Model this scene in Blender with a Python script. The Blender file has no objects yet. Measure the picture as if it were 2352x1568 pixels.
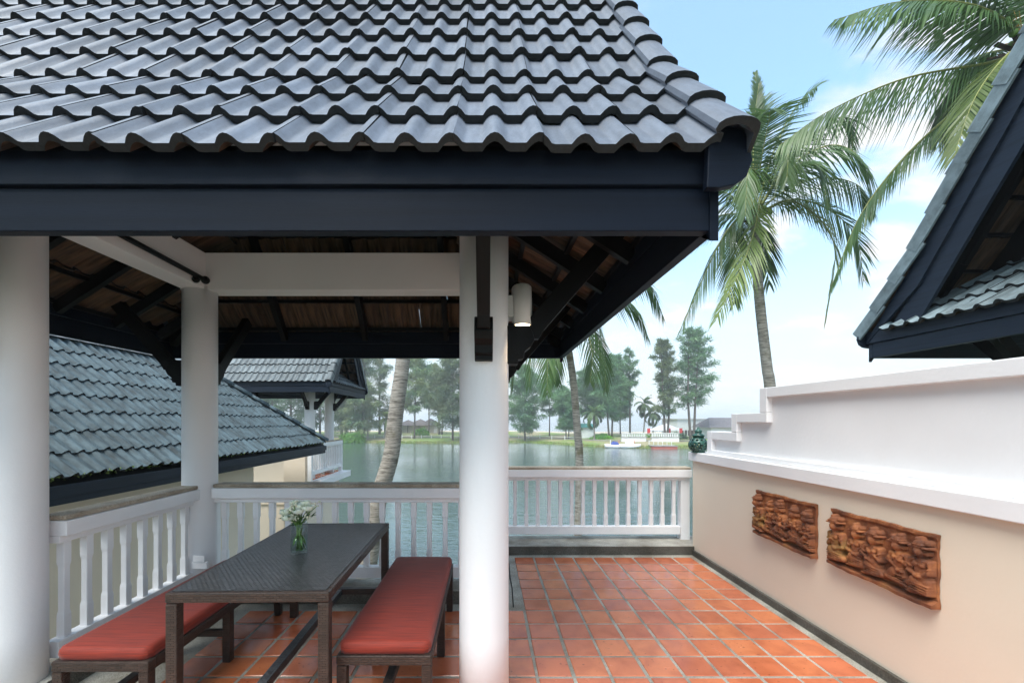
import bpy, bmesh, math, random
import numpy as np
from mathutils import Vector, Matrix
R = math.radians
rng = random.Random(7)
sc = bpy.context.scene
COL = sc.collection

# ------------------------------------------------------------------ camera
CAMZ = 1.55
cam_d = bpy.data.cameras.new('camera')
cam_d.sensor_width = 36.0
cam_d.lens = 36.0 * 970 / 2352
cam_d.shift_x = 0.0247
cam_d.shift_y = 0.0778
cam_d.clip_start = 0.03
cam_d.clip_end = 20000
cam = bpy.data.objects.new('camera', cam_d)
cam.location = (0, 0, CAMZ)
cam.rotation_euler = (R(90), 0, 0)
COL.objects.link(cam)
sc.camera = cam

# ------------------------------------------------------------------ world
SUN_EL, SUN_AZ = 60, 216          # azimuth clockwise from +Y: behind the camera, to the left
w = bpy.data.worlds.new('World')
sc.world = w
w.use_nodes = True
nt = w.node_tree
for n in list(nt.nodes):
    nt.nodes.remove(n)
N, Lk = nt.nodes.new, nt.links.new
out = N('ShaderNodeOutputWorld')
bg = N('ShaderNodeBackground')
bg.inputs['Strength'].default_value = 0.12
sky = N('ShaderNodeTexSky')
sky.sky_type = 'NISHITA'
sky.sun_disc = False
sky.sun_elevation = R(SUN_EL)
sky.sun_rotation = R(SUN_AZ)
sky.air_density = 1.0
sky.dust_density = 1.5
sky.ozone_density = 2.0
tc = N('ShaderNodeTexCoord')
sep = N('ShaderNodeSeparateXYZ')
Lk(tc.outputs['Generated'], sep.inputs[0])
# clouds: direction divided by height gives a flat cloud deck seen in perspective
ad = N('ShaderNodeMath'); ad.operation = 'ADD'; ad.inputs[1].default_value = 0.28
Lk(sep.outputs['Z'], ad.inputs[0])
mx0 = N('ShaderNodeMath'); mx0.operation = 'MAXIMUM'; mx0.inputs[1].default_value = 0.05
Lk(ad.outputs[0], mx0.inputs[0])
dv = N('ShaderNodeVectorMath'); dv.operation = 'DIVIDE'
cb = N('ShaderNodeCombineXYZ')
for i in range(3):
    Lk(mx0.outputs[0], cb.inputs[i])
Lk(tc.outputs['Generated'], dv.inputs[0]); Lk(cb.outputs[0], dv.inputs[1])
mp = N('ShaderNodeMapping')
mp.inputs['Location'].default_value = (0.62, 0.25, 0.3)
mp.inputs['Scale'].default_value = (1.0, 1.35, 1.0)
Lk(dv.outputs[0], mp.inputs['Vector'])
nz = N('ShaderNodeTexNoise')
nz.inputs['Scale'].default_value = 2.3
nz.inputs['Detail'].default_value = 7
nz.inputs['Roughness'].default_value = 0.56
nz.inputs['Distortion'].default_value = 0.25
Lk(mp.outputs[0], nz.inputs['Vector'])
rp = N('ShaderNodeValToRGB')
rp.color_ramp.interpolation = 'EASE'
rp.color_ramp.elements[0].position = 0.44
rp.color_ramp.elements[0].color = (0.22, 0.22, 0.22, 1)
rp.color_ramp.elements[1].position = 0.62
rp.color_ramp.elements[1].color = (1, 1, 1, 1)
Lk(nz.outputs['Fac'], rp.inputs[0])
# even haze towards the horizon, the same all round
hz = N('ShaderNodeMapRange')
hz.interpolation_type = 'SMOOTHSTEP'
hz.inputs['From Min'].default_value = 0.0
hz.inputs['From Max'].default_value = 0.60
hz.inputs['To Min'].default_value = 0.93
hz.inputs['To Max'].default_value = 0.0
Lk(sep.outputs['Z'], hz.inputs['Value'])
mxx = N('ShaderNodeMath'); mxx.operation = 'MAXIMUM'
Lk(rp.outputs[0], mxx.inputs[0]); Lk(hz.outputs[0], mxx.inputs[1])
mixc = N('ShaderNodeMix'); mixc.data_type = 'RGBA'
Lk(mxx.outputs[0], mixc.inputs['Factor'])
tint = N('ShaderNodeMix'); tint.data_type = 'RGBA'; tint.blend_type = 'MULTIPLY'
tint.inputs['Factor'].default_value = 1.0
tint.inputs[7].default_value = (0.86, 1.25, 1.22, 1)
Lk(sky.outputs[0], tint.inputs[6])
Lk(tint.outputs[2], mixc.inputs[6])
mixh = N('ShaderNodeMix'); mixh.data_type = 'RGBA'
mixh.inputs[6].default_value = (2.62, 2.76, 2.86, 1); mixh.inputs[7].default_value = (3.0, 3.02, 3.06, 1)
Lk(rp.outputs[0], mixh.inputs['Factor']); Lk(mixh.outputs[2], mixc.inputs[7])
Lk(mixc.outputs[2], bg.inputs['Color'])
Lk(bg.outputs[0], out.inputs[0])

# ------------------------------------------------------------------ sun
sd = bpy.data.lights.new('sun', 'SUN')
sd.energy = 1.8
sd.angle = R(40)
sd.color = (1.0, 0.96, 0.9)
so = bpy.data.objects.new('sun', sd)
az = R(SUN_AZ)
dirv = Vector((math.sin(az) * math.cos(R(SUN_EL)), math.cos(az) * math.cos(R(SUN_EL)), math.sin(R(SUN_EL))))
so.rotation_euler = dirv.to_track_quat('Z', 'Y').to_euler()
so.location = (-6, -8, 14)
COL.objects.link(so)

vs = sc.view_settings
vs.view_transform = 'Standard'
vs.look = 'None'
vs.exposure = 1.62
vs.gamma = 1.0
vs.use_curve_mapping = False
sc.render.engine = 'CYCLES'
sc.cycles.use_adaptive_sampling = True
sc.cycles.adaptive_threshold = 0.02
sc.cycles.max_bounces = 12
sc.cycles.diffuse_bounces = 5
sc.cycles.glossy_bounces = 3
sc.cycles.transmission_bounces = 12
sc.cycles.transparent_max_bounces = 16

# ------------------------------------------------------------------ helpers
def at(px, py, d):
    """a point of the photo at depth d (2352-wide pixels), used for far things"""
    return Vector(((px - 1118) / 970 * d, d, CAMZ - (py - 967) / 970 * d))

def tag(o, label=None, cat=None, group=None, kind=None):
    if label: o['label'] = label
    if cat: o['category'] = cat
    if group: o['group'] = group
    if kind: o['kind'] = kind
    return o

def empty(name, loc, label=None, cat=None, group=None, kind=None):
    o = bpy.data.objects.new(name, None)
    o.empty_display_size = 0.1
    o.location = loc
    COL.objects.link(o)
    return tag(o, label, cat, group, kind)

def origin_of(o):
    v = Vector((0, 0, 0))
    while o is not None:
        v += o.location
        o = o.parent
    return v

def box_uv(me):
    if not me.polygons:
        return
    uv = me.uv_layers.new(name='UVMap')
    nv, nl, nf = len(me.vertices), len(me.loops), len(me.polygons)
    co = np.empty(nv * 3); me.vertices.foreach_get('co', co); co = co.reshape(-1, 3)
    li = np.empty(nl, dtype=np.int32); me.loops.foreach_get('vertex_index', li)
    nr = np.empty(nf * 3); me.polygons.foreach_get('normal', nr); nr = np.abs(nr.reshape(-1, 3))
    tot = np.empty(nf, dtype=np.int32); me.polygons.foreach_get('loop_total', tot)
    ax = np.repeat(nr.argmax(1), tot)
    c = co[li]
    u = np.where(ax == 0, c[:, 1], c[:, 0])
    v = np.where(ax == 2, c[:, 1], c[:, 2])
    uv.data.foreach_set('uv', np.stack([u, v], 1).ravel())

class MB:
    def __init__(self):
        self.v, self.f, self.m, self.s = [], [], [], []
    def add(self, vs, fs, mat=0, smooth=False):
        b = len(self.v)
        self.v.extend([tuple(p) for p in vs])
        for f in fs:
            self.f.append(tuple(i + b for i in f)); self.m.append(mat); self.s.append(smooth)
        return self
    def box(self, x0, x1, y0, y1, z0, z1, mat=0):
        vs = [(x0, y0, z0), (x1, y0, z0), (x1, y1, z0), (x0, y1, z0), (x0, y0, z1), (x1, y0, z1), (x1, y1, z1), (x0, y1, z1)]
        return self.add(vs, [(3, 2, 1, 0), (4, 5, 6, 7), (0, 1, 5, 4), (1, 2, 6, 5), (2, 3, 7, 6), (3, 0, 4, 7)], mat)
    def bar(self, a, b, w, h, up=(0, 0, 1), mat=0):
        a, b = Vector(a), Vector(b)
        t = (b - a).normalized()
        s = t.cross(Vector(up))
        if s.length < 1e-4: s = Vector((1, 0, 0))
        s.normalize()
        n = s.cross(t).normalized()
        vs = []
        for p in (a, b):
            for q in ((-1, -1), (1, -1), (1, 1), (-1, 1)):
                vs.append(p + s * (q[0] * w / 2) + n * (q[1] * h / 2))
        return self.add(vs, [(3, 2, 1, 0), (4, 5, 6, 7), (0, 1, 5, 4), (1, 2, 6, 5), (2, 3, 7, 6), (3, 0, 4, 7)], mat)
    def tube(self, pts, rad, n=10, cap=True, mat=0, smooth=True):
        pts = [Vector(p) for p in pts]
        if not hasattr(rad, '__len__'): rad = [rad] * len(pts)
        vs, fs = [], []
        for i, p in enumerate(pts):
            t = (pts[min(i + 1, len(pts) - 1)] - pts[max(i - 1, 0)]).normalized()
            ref = Vector((0, 1, 0)) if abs(t.y) < 0.9 else Vector((1, 0, 0))
            s = t.cross(ref).normalized(); u = s.cross(t)
            for k in range(n):
                a = 2 * math.pi * k / n
                vs.append(p + (s * math.cos(a) + u * math.sin(a)) * rad[i])
        for i in range(len(pts) - 1):
            for k in range(n):
                k2 = (k + 1) % n
                fs.append((i * n + k, i * n + k2, (i + 1) * n + k2, (i + 1) * n + k))
        self.add(vs, fs, mat, smooth)
        if cap:
            b = len(self.v) - len(vs)
            self.f.append(tuple(b + k for k in range(n))[::-1]); self.m.append(mat); self.s.append(False)
            self.f.append(tuple(b + (len(pts) - 1) * n + k for k in range(n))); self.m.append(mat); self.s.append(False)
        return self
    def lathe(self, prof, c, n=24, mat=0, smooth=True):
        vs, fs = [], []
        for r, z in prof:
            for k in range(n):
                a = 2 * math.pi * k / n
                vs.append((c[0] + r * math.cos(a), c[1] + r * math.sin(a), c[2] + z))
        for i in range(len(prof) - 1):
            for k in range(n):
                k2 = (k + 1) % n
                fs.append((i * n + k, i * n + k2, (i + 1) * n + k2, (i + 1) * n + k))
        return self.add(vs, fs, mat, smooth)
    def prism(self, poly, fn, t0, t1, mat=0):
        n = len(poly)
        vs = [fn(a, b, t0) for a, b in poly] + [fn(a, b, t1) for a, b in poly]
        fs = [tuple(range(n))[::-1], tuple(range(n, 2 * n))]
        for i in range(n):
            j = (i + 1) % n
            fs.append((i, j, n + j, n + i))
        return self.add(vs, fs, mat)
    def ball(self, c, r, nu=10, nv=7, mat=0):
        if not hasattr(r, '__len__'): r = (r, r, r)
        vs = [(c[0], c[1], c[2] - r[2])]
        for i in range(1, nv):
            ph = -math.pi / 2 + math.pi * i / nv
            for k in range(nu):
                a = 2 * math.pi * k / nu
                vs.append((c[0] + r[0] * math.cos(ph) * math.cos(a), c[1] + r[1] * math.cos(ph) * math.sin(a), c[2] + r[2] * math.sin(ph)))
        vs.append((c[0], c[1], c[2] + r[2]))
        fs = []
        for k in range(nu):
            fs.append((0, 1 + (k + 1) % nu, 1 + k))
        for i in range(nv - 2):
            for k in range(nu):
                a, b = 1 + i * nu + k, 1 + i * nu + (k + 1) % nu
                fs.append((a, b, b + nu, a + nu))
        l = len(vs) - 1
        for k in range(nu):
            fs.append((l, l - nu + k, l - nu + (k + 1) % nu))
        return self.add(vs, fs, mat, True)
    def mesh(self, name, mats, shift=(0, 0, 0), fix=True):
        me = bpy.data.meshes.new(name)
        sx, sy, sz = shift
        me.from_pydata([(a - sx, b - sy, c - sz) for a, b, c in self.v], [], self.f)
        for m in (mats if isinstance(mats, (list, tuple)) else [mats]):
            me.materials.append(m)
        me.polygons.foreach_set('material_index', self.m)
        me.polygons.foreach_set('use_smooth', self.s)
        if fix:
            bm = bmesh.new(); bm.from_mesh(me)
            bmesh.ops.recalc_face_normals(bm, faces=bm.faces)
            bm.to_mesh(me); bm.free()
        me.update()
        box_uv(me)
        return me
    def build(self, name, mats, parent=None, bevel=0, seg=2, base=None, fix=True):
        if parent is not None:
            sh = origin_of(parent)
        elif base is not None:
            sh = Vector(base)
        else:
            sh = Vector((0, 0, 0))
        me = self.mesh(name, mats, sh, fix)
        o = bpy.data.objects.new(name, me)
        COL.objects.link(o)
        if parent is not None: o.parent = parent
        else: o.location = sh
        if bevel:
            md = o.modifiers.new('bevel', 'BEVEL')
            md.width = bevel; md.segments = seg; md.limit_method = 'ANGLE'; md.angle_limit = R(40)
            md.harden_normals = False
        return o

def inst(name, me, parent, M):
    """one more object that shares a mesh, placed by a world matrix under an unrotated parent"""
    o = bpy.data.objects.new(name, me)
    COL.objects.link(o)
    if parent is not None:
        o.parent = parent
        M = Matrix.Translation(-origin_of(parent)) @ M
    o.matrix_local = M
    return o

# ------------------------------------------------------------------ materials
def new_mat(name):
    m = bpy.data.materials.new(name); m.use_nodes = True
    t = m.node_tree
    b = t.nodes['Principled BSDF']
    return m, t, b

def nodes(t):
    return t.nodes.new, t.links.new

def mat(name, col, rough=0.6, var=0.15, scale=6.0, bump=0.0, bscale=60.0, spec=0.5, col2=None, rnd=0.0,
        coord='Object', stretch=(1, 1, 1), detail=6, lo=0.35, hi=0.65, rvar=0.0, metal=0.0, ior=None):
    m, t, b = new_mat(name)
    n, l = nodes(t)
    c2 = col2 or tuple(c * (1 - var) for c in col)
    tcn = n('ShaderNodeTexCoord')
    mpn = n('ShaderNodeMapping'); mpn.inputs['Scale'].default_value = stretch
    l(tcn.outputs[coord], mpn.inputs[0])
    nn = n('ShaderNodeTexNoise'); nn.inputs['Scale'].default_value = scale; nn.inputs['Detail'].default_value = detail
    l(mpn.outputs[0], nn.inputs['Vector'])
    rr = n('ShaderNodeValToRGB')
    rr.color_ramp.elements[0].position = lo; rr.color_ramp.elements[1].position = hi
    rr.color_ramp.elements[0].color = (*c2, 1); rr.color_ramp.elements[1].color = (*col, 1)
    l(nn.outputs['Fac'], rr.inputs[0])
    src = rr.outputs[0]
    if rnd:
        oi = n('ShaderNodeObjectInfo')
        mr = n('ShaderNodeMapRange'); mr.inputs['To Min'].default_value = 1 - rnd; mr.inputs['To Max'].default_value = 1 + rnd
        l(oi.outputs['Random'], mr.inputs['Value'])
        hs = n('ShaderNodeHueSaturation')
        l(mr.outputs[0], hs.inputs['Value']); l(src, hs.inputs['Color'])
        src = hs.outputs[0]
    l(src, b.inputs['Base Color'])
    b.inputs['Roughness'].default_value = rough
    b.inputs['Specular IOR Level'].default_value = spec
    b.inputs['Metallic'].default_value = metal
    if ior: b.inputs['IOR'].default_value = ior
    if rvar:
        mr2 = n('ShaderNodeMapRange'); mr2.inputs['To Min'].default_value = rough - rvar; mr2.inputs['To Max'].default_value = rough + rvar
        l(nn.outputs['Fac'], mr2.inputs['Value']); l(mr2.outputs[0], b.inputs['Roughness'])
    if bump:
        n2 = n('ShaderNodeTexNoise'); n2.inputs['Scale'].default_value = bscale; n2.inputs['Detail'].default_value = 4
        l(mpn.outputs[0], n2.inputs['Vector'])
        bp = n('ShaderNodeBump'); bp.inputs['Strength'].default_value = bump; bp.inputs['Distance'].default_value = 0.01
        l(n2.outputs['Fac'], bp.inputs['Height']); l(bp.outputs[0], b.inputs['Normal'])
    return m

M_white = mat('white_stucco', (0.80, 0.785, 0.79), 0.6, 0.05, 1.8, 0.12, 38, coord='Object', rvar=0.1)
M_paint = mat('white_rail_paint', (0.85, 0.835, 0.84), 0.5, 0.05, 5, 0.10, 50)
M_cream = mat('cream_stucco', (0.74, 0.63, 0.505), 0.72, 0.05, 1.3, 0.07, 45)
M_dark = mat('dark_blue_timber_paint', (0.0042, 0.0074, 0.0155), 0.5, 0.35, 2.2, 0.10, 26, stretch=(0.5, 0.5, 22), spec=0.12)
M_dark2 = mat('faded_blue_timber_paint', (0.0145, 0.0225, 0.038), 0.5, 0.35, 2.2, 0.10, 26, stretch=(0.5, 0.5, 22), spec=0.2)
M_black = mat('black_timber_stain', (0.0026, 0.0026, 0.003), 0.55, 0.3, 5, 0.1, 60, spec=0.2)
M_lampw = mat('lamp_grey_enamel', (0.55, 0.53, 0.51), 0.45, 0.05, 5)

def tile_mat(name, col, col2, rough, under, ior=1.6, moss=0.0, scale=9.0, streak=0.5, rnd=0.24):
    """roof tile: weathered top with streaks running down it; raw clay colour underneath"""
    m, t, b = new_mat(name)
    n, l = nodes(t)
    tcn = n('ShaderNodeTexCoord'); oi = n('ShaderNodeObjectInfo')
    mpn = n('ShaderNodeMapping'); mpn.inputs['Scale'].default_value = (3.2, 0.8, 1)
    add = n('ShaderNodeVectorMath'); add.operation = 'ADD'
    sc3 = n('ShaderNodeVectorMath'); sc3.operation = 'SCALE'; sc3.inputs['Scale'].default_value = 0.7
    l(oi.outputs['Location'], sc3.inputs[0])
    l(tcn.outputs['Object'], mpn.inputs[0]); l(mpn.outputs[0], add.inputs[0]); l(sc3.outputs[0], add.inputs[1])
    nn = n('ShaderNodeTexNoise'); nn.inputs['Scale'].default_value = scale; nn.inputs['Detail'].default_value = 7
    nn.inputs['Roughness'].default_value = 0.65
    l(add.outputs[0], nn.inputs['Vector'])
    rr = n('ShaderNodeValToRGB')
    rr.color_ramp.elements[0].position = 0.5 - streak * 0.4; rr.color_ramp.elements[1].position = 0.62
    rr.color_ramp.elements[0].color = (*col2, 1); rr.color_ramp.elements[1].color = (*col, 1)
    l(nn.outputs['Fac'], rr.inputs[0])
    mr = n('ShaderNodeMapRange'); mr.inputs['To Min'].default_value = 1 - rnd; mr.inputs['To Max'].default_value = 1 + rnd
    l(oi.outputs['Random'], mr.inputs['Value'])
    hs = n('ShaderNodeHueSaturation'); l(mr.outputs[0], hs.inputs['Value']); l(rr.outputs[0], hs.inputs['Color'])
    l(hs.outputs[0], b.inputs['Base Color'])
    b.inputs['Roughness'].default_value = rough; b.inputs['IOR'].default_value = ior
    mr2 = n('ShaderNodeMapRange'); mr2.inputs['To Min'].default_value = rough + 0.12; mr2.inputs['To Max'].default_value = rough - 0.08
    l(nn.outputs['Fac'], mr2.inputs['Value']); l(mr2.outputs[0], b.inputs['Roughness'])
    n2 = n('ShaderNodeTexNoise'); n2.inputs['Scale'].default_value = 120; n2.inputs['Detail'].default_value = 5
    l(tcn.outputs['Object'], n2.inputs['Vector'])
    bp = n('ShaderNodeBump'); bp.inputs['Strength'].default_value = 0.22; bp.inputs['Distance'].default_value = 0.004
    l(n2.outputs['Fac'], bp.inputs['Height']); l(bp.outputs[0], b.inputs['Normal'])
    return m

M_under = mat('tile_underside', (0.115, 0.064, 0.034), 0.8, 0.5, 7, 0.15, 50, col2=(0.035, 0.02, 0.012), rnd=0.35, stretch=(6, 0.7, 1))
M_tile = tile_mat('slate_grey_roof_tile', (0.110, 0.126, 0.160), (0.074, 0.086, 0.112), 0.46, None, 1.7, streak=0.3)
M_tile_old = tile_mat('weathered_roof_tile', (0.088, 0.130, 0.152), (0.040, 0.052, 0.058), 0.72, None, 1.38, streak=0.42, scale=6, rnd=0.12)
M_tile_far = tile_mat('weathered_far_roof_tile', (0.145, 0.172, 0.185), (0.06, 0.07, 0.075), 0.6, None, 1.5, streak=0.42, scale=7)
M_tile_green = tile_mat('lichen_roof_tile', (0.165, 0.215, 0.235), (0.075, 0.10, 0.108), 0.6, None, 1.5, streak=0.4, scale=7)
M_moss = mat('moss', (0.16, 0.24, 0.05), 0.9, 0.5, 30)

M_edge = mat('dark_tile_edge', (0.009, 0.010, 0.012), 0.7, 0.4, 40, 0.3, 80)  # near-black colour on every tile edge, much darker than the tile tops
# ------------------------------------------------------------------ roof tiles
def tile_mesh(name, mt, width=0.30, length=0.42, nroll=2, thick=0.027, drop=0.040, hgt=0.031, off=-0.012):
    mb = MB()
    g = 0.0015
    pitch = width / nroll
    seg = 11 * nroll
    def prof(x):
        u = ((x - off) / pitch + 0.5) % 1.0 - 0.5
        u = abs(u) * pitch
        hw = pitch * 0.28
        return hgt * (math.cos(math.pi / 2 * u / hw) ** 0.85 if u < hw else 0)
    xs = [g + (width - 2 * g) * i / seg for i in range(seg + 1)]
    k = len(xs)
    vs = []
    for y, z in ((0, 0), (length, -drop)):
        vs += [(x, y, prof(x) + thick + z) for x in xs]
        vs += [(x, y, prof(x) + z) for x in xs]
    fs_t, fs_b, fs_e = [], [], []
    for i in range(k - 1):
        fs_t.append((i, i + 1, 2 * k + i + 1, 2 * k + i))
        fs_b.append((k + i + 1, k + i, 3 * k + i, 3 * k + i + 1))
        fs_e.append((k + i, k + i + 1, i + 1, i))
        fs_e.append((3 * k + i + 1, 3 * k + i, 2 * k + i, 2 * k + i + 1))
    fs_e.append((0, 2 * k, 3 * k, k)); fs_e.append((k - 1, 2 * k - 1, 4 * k - 1, 3 * k - 1))
    mb.add(vs, fs_t, 0, True)
    b = [0] * 0
    base = 0
    for f in fs_b:
        mb.f.append(f); mb.m.append(1); mb.s.append(True)
    for f in fs_e:
        mb.f.append(f); mb.m.append(2); mb.s.append(False)
    me = mb.mesh(name, [mt, M_under, M_edge], fix=False)
    # sharp front edge
    sh = me.attributes.new('sharp_edge', 'BOOLEAN', 'EDGE')
    vals = []
    for e in me.edges:
        a, c = e.vertices
        same_row = (a // k) == (c // k)
        vals.append(same_row)
    sh.data.foreach_set('value', vals)
    return me

def frame_matrix(O, U, V, Nn):
    M = Matrix.Identity(4)
    for r in range(3):
        M[r][0], M[r][1], M[r][2], M[r][3] = U[r], V[r], Nn[r], O[r]
    return M

def joined(name, me, mats_list, parent, jit=0):
    """many alike pieces that nobody can tell apart, as one part"""
    nv = len(me.vertices)
    co = np.empty(nv * 3); me.vertices.foreach_get('co', co); co = np.c_[co.reshape(-1, 3), np.ones(nv)]
    faces = [tuple(p.vertices) for p in me.polygons]
    mi = [p.material_index for p in me.polygons]
    sm = [p.use_smooth for p in me.polygons]
    mb = MB()
    for i, M in enumerate(mats_list):
        w_ = co @ np.array(M).T
        mb.v.extend(map(tuple, w_[:, :3]))
        mb.f.extend([tuple(a + i * nv for a in f) for f in faces])
    mb.m = mi * len(mats_list); mb.s = sm * len(mats_list)
    o = mb.build(name, [m for m in me.materials], parent, fix=False)
    o['kind'] = 'stuff'
    return o

def jitter(M, r, amt=1.0):
    return M @ Matrix.Translation((r.uniform(-.0015, .0015) * amt, r.uniform(-.007, .007) * amt, r.uniform(0, .004) * amt)) @ Matrix.Rotation(r.uniform(-.012, .012) * amt, 4, 'Z')

A1, A2, AS, EXPO, TW = R(50), R(56), R(33), 0.31, 0.30
def slope_rows(start, face, nrow):
    """start point (horizontal run, height) of each row on the two-pitch pavilion slope"""
    u, z, res = 0.0, 0.0, []
    for k in range(nrow):
        a = A1 if k < 3 else A2
        res.append((u, z, a))
        u += EXPO * math.cos(a); z += EXPO * math.sin(a)
    return res

CX, CY = -1.29, 3.03            # the pavilion's centre in plan
EH_X, EH_Y = 2.115, 1.53        # half size to the outer face of the fascia
COLX, COLY = 1.275, 0.703
Z_EAVE = 2.225                  # underside of the fascia
TZ, TOUT = 2.468, 0.055         # front edge of the lowest tiles and how far they overhang

def verge_mesh(name, mt):
    """rounded verge tile that caps the end of a slope: barrel top and an outer flange"""
    mb = MB()
    poly = []
    for i in range(9):
        a = math.pi * i / 8
        poly.append((-0.072 * math.cos(a), 0.012 + 0.038 * math.sin(a) ** 0.8 if 0 < i < 8 else 0.012))
    outer = poly + [(0.078, -0.105), (0.064, -0.11), (0.058, 0.0), (0.03, 0.020), (0.0, 0.027), (-0.04, 0.020), (-0.062, 0.0)]
    n = len(outer)
    v = [(x, 0, z) for x, z in outer] + [(x * 0.97, 0.40, z - 0.03) for x, z in outer]
    f = [tuple(range(n)), tuple(range(n, 2 * n))[::-1]]
    for i in range(n):
        j = (i + 1) % n
        f.append((j, i, n + i, n + j))
    mb.add(v, f)
    mb.m[0] = mb.m[1] = 1
    return mb.mesh(name, [mt, M_edge])

def pavilion(label, dx, dy, mt, fr=(0, 9), fcols=14, back_parts=(0, 4), bcols=None, skirts=(True, True),
             sk_parts=(True, True), zoff=0.0, rafters=True, group='pavilions with tiled roofs', front_parts=9, columns=True):
    r = random.Random(int(abs(dx) * 100) + 3)
    MD = M_dark2 if dx else M_dark
    cx, cy = CX + dx, CY + dy
    P = empty('pavilion', (cx, cy, 0), label, 'pavilion', group)
    tm = tile_mesh('roof_tile', mt)
    vm = verge_mesh('verge_tile', mt)
    x0, x1 = cx - EH_X, cx + EH_X
    y0, y1 = cy - EH_Y, cy + EH_Y
    ze = Z_EAVE + zoff
    tz = TZ + zoff
    # columns
    for sx in (-1, 1):
        for sy in (-1, 1):
            mb = MB()
            mb.lathe([(0.0, -0.02), (0.137, -0.02), (0.136, 0.4), (0.135, 2.0), (0.134, 2.72), (0.0, 2.72)], (cx + sx * COLX + (-.04 if (sx < 0 and sy < 0) else .032 if sx < 0 else 0), cy + sy * COLY, 0), 40)
            mb.build('column', M_white, P, fix=True)
    # ring beam
    bx, by = COLX, COLY
    for sy in (-1, 1):
        yy = cy + sy * (by + 0.025)
        MB().box(cx - bx - 0.095, cx + bx + 0.095, yy - 0.095, yy + 0.095, 2.69, 3.01).build('beam', M_white, P, 0.004)
    for sx in (-1, 1):
        xx = cx + sx * (bx - 0.03)
        MB().box(xx - 0.10, xx + 0.10, cy - by + 0.072, cy + by - 0.072, 2.693, 3.005).build('beam', M_white, P, 0.004)
    # dark wall plate outside the white beam
    for sx in (-1, 1):
        xx = cx + sx * (bx + 0.095)
        MB().box(xx - 0.02, xx + 0.03, cy - by - 0.1, cy + by + 0.1, 2.72, 2.80).build('wall_plate', M_black, P)
    # fascia: two stepped boards all round
    th = 0.045
    for (a, b, z0, z1, e) in ((0, 0, ze, ze + 0.152, 0.0), (0, 0, ze + 0.156, ze + 0.278, 0.016)):
        MB().box(x0 - e, x1 + e, y0 - e, y0 + th, z0, z1).build('fascia_board', MD, P, 0.003)
        MB().box(x0 - e, x1 + e, y1 - th, y1 + e, z0, z1).build('fascia_board', MD, P, 0.003)
        MB().box(x0 - e + .0005, x0 + th, y0 + th + .001, y1 - th - .001, z0 + .001, z1 - .001).build('fascia_board', MD, P, 0.003)
        MB().box(x1 - th, x1 + e - .0005, y0 + th + .001, y1 - th - .001, z0 + .001, z1 - .001).build('fascia_board', MD, P, 0.003)
    # roof: the battens carry the tiles
    rows = slope_rows(0, 0, 9)
    mb = MB()
    for k, (u, z, a) in enumerate(rows):
        for s in (-1, 1):
            yy = cy + s * (EH_Y + TOUT - u - 0.10); zz = tz + z + 0.10 * math.tan(a) - 0.055
            mb.bar((x0 + 0.02, yy, zz), (x1 - 0.02, yy, zz), 0.03, 0.03)
    for s in (-1, 1):
        if not skirts[(s + 1) // 2]: continue
        for k in range(4):
            u = k * EXPO * math.cos(AS) + 0.1
            xx = cx + s * (EH_X + TOUT - u); zz = tz + u * math.tan(AS) - 0.055
            d_ = EH_Y - u * 0.56 - 0.02
            mb.bar((xx, cy - d_, zz), (xx, cy + d_, zz), 0.03, 0.03)
    roof = mb.build('roof', M_black, P)
    rz = tz + rows[-1][1] + EXPO * math.sin(A2) * 0.72
    MB().bar((x0, cy, rz - 0.12), (x1, cy, rz - 0.12), 0.06, 0.16).build('ridge_beam', M_black, P)
    # front and back slopes
    xr = x1 - 0.035
    def slope(s, parts_rows, cols):
        stuff = []
        for k, (u, z, a) in enumerate(rows):
            V = Vector((0, -s * math.cos(a), math.sin(a)))
            U = Vector((-s, 0, 0)); Nn = U.cross(V)
            for i in range(14):
                xe = xr - i * TW
                ox = xe if s > 0 else xe - TW
                O = Vector((ox, cy + s * (EH_Y + TOUT - u), tz + z))
                M = jitter(frame_matrix(O, U, V, Nn), r)
                if parts_rows[0] <= k < parts_rows[1] and cols[0] <= i < cols[1]:
                    inst('roof_tile', tm, roof, M)
                else:
                    stuff.append(M)
        if stuff: joined('hidden_roof_tiles', tm, stuff, roof)
    slope(-1, (0, front_parts), (0, fcols))
    slope(1, back_parts, (0, bcols or 14))
    # skirts at both ends
    for s in (-1, 1):
        q = (s + 1) // 2
        if not skirts[q]: continue
        stuff = []
        V = Vector((-s * math.cos(AS), 0, math.sin(AS))); U = Vector((0, s, 0)); Nn = U.cross(V)
        for k in range(4):
            u = k * EXPO * math.cos(AS)
            half = EH_Y + TOUT - (u + 0.37) * 0.55 - 0.07
            nc = int(math.ceil(2 * half / TW))
            for i in range(nc):
                yy = cy - half + i * TW * (2 * half / (nc * TW))
                O = Vector((cx + s * (EH_X + TOUT - u), yy if s > 0 else yy + TW, tz + u * math.tan(AS)))
                M = jitter(frame_matrix(O, U, V, Nn), r)
                if sk_parts[q]: inst('roof_tile', tm, roof, M)
                else: stuff.append(M)
        if stuff: joined('hidden_roof_tiles', tm, stuff, roof)
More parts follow.
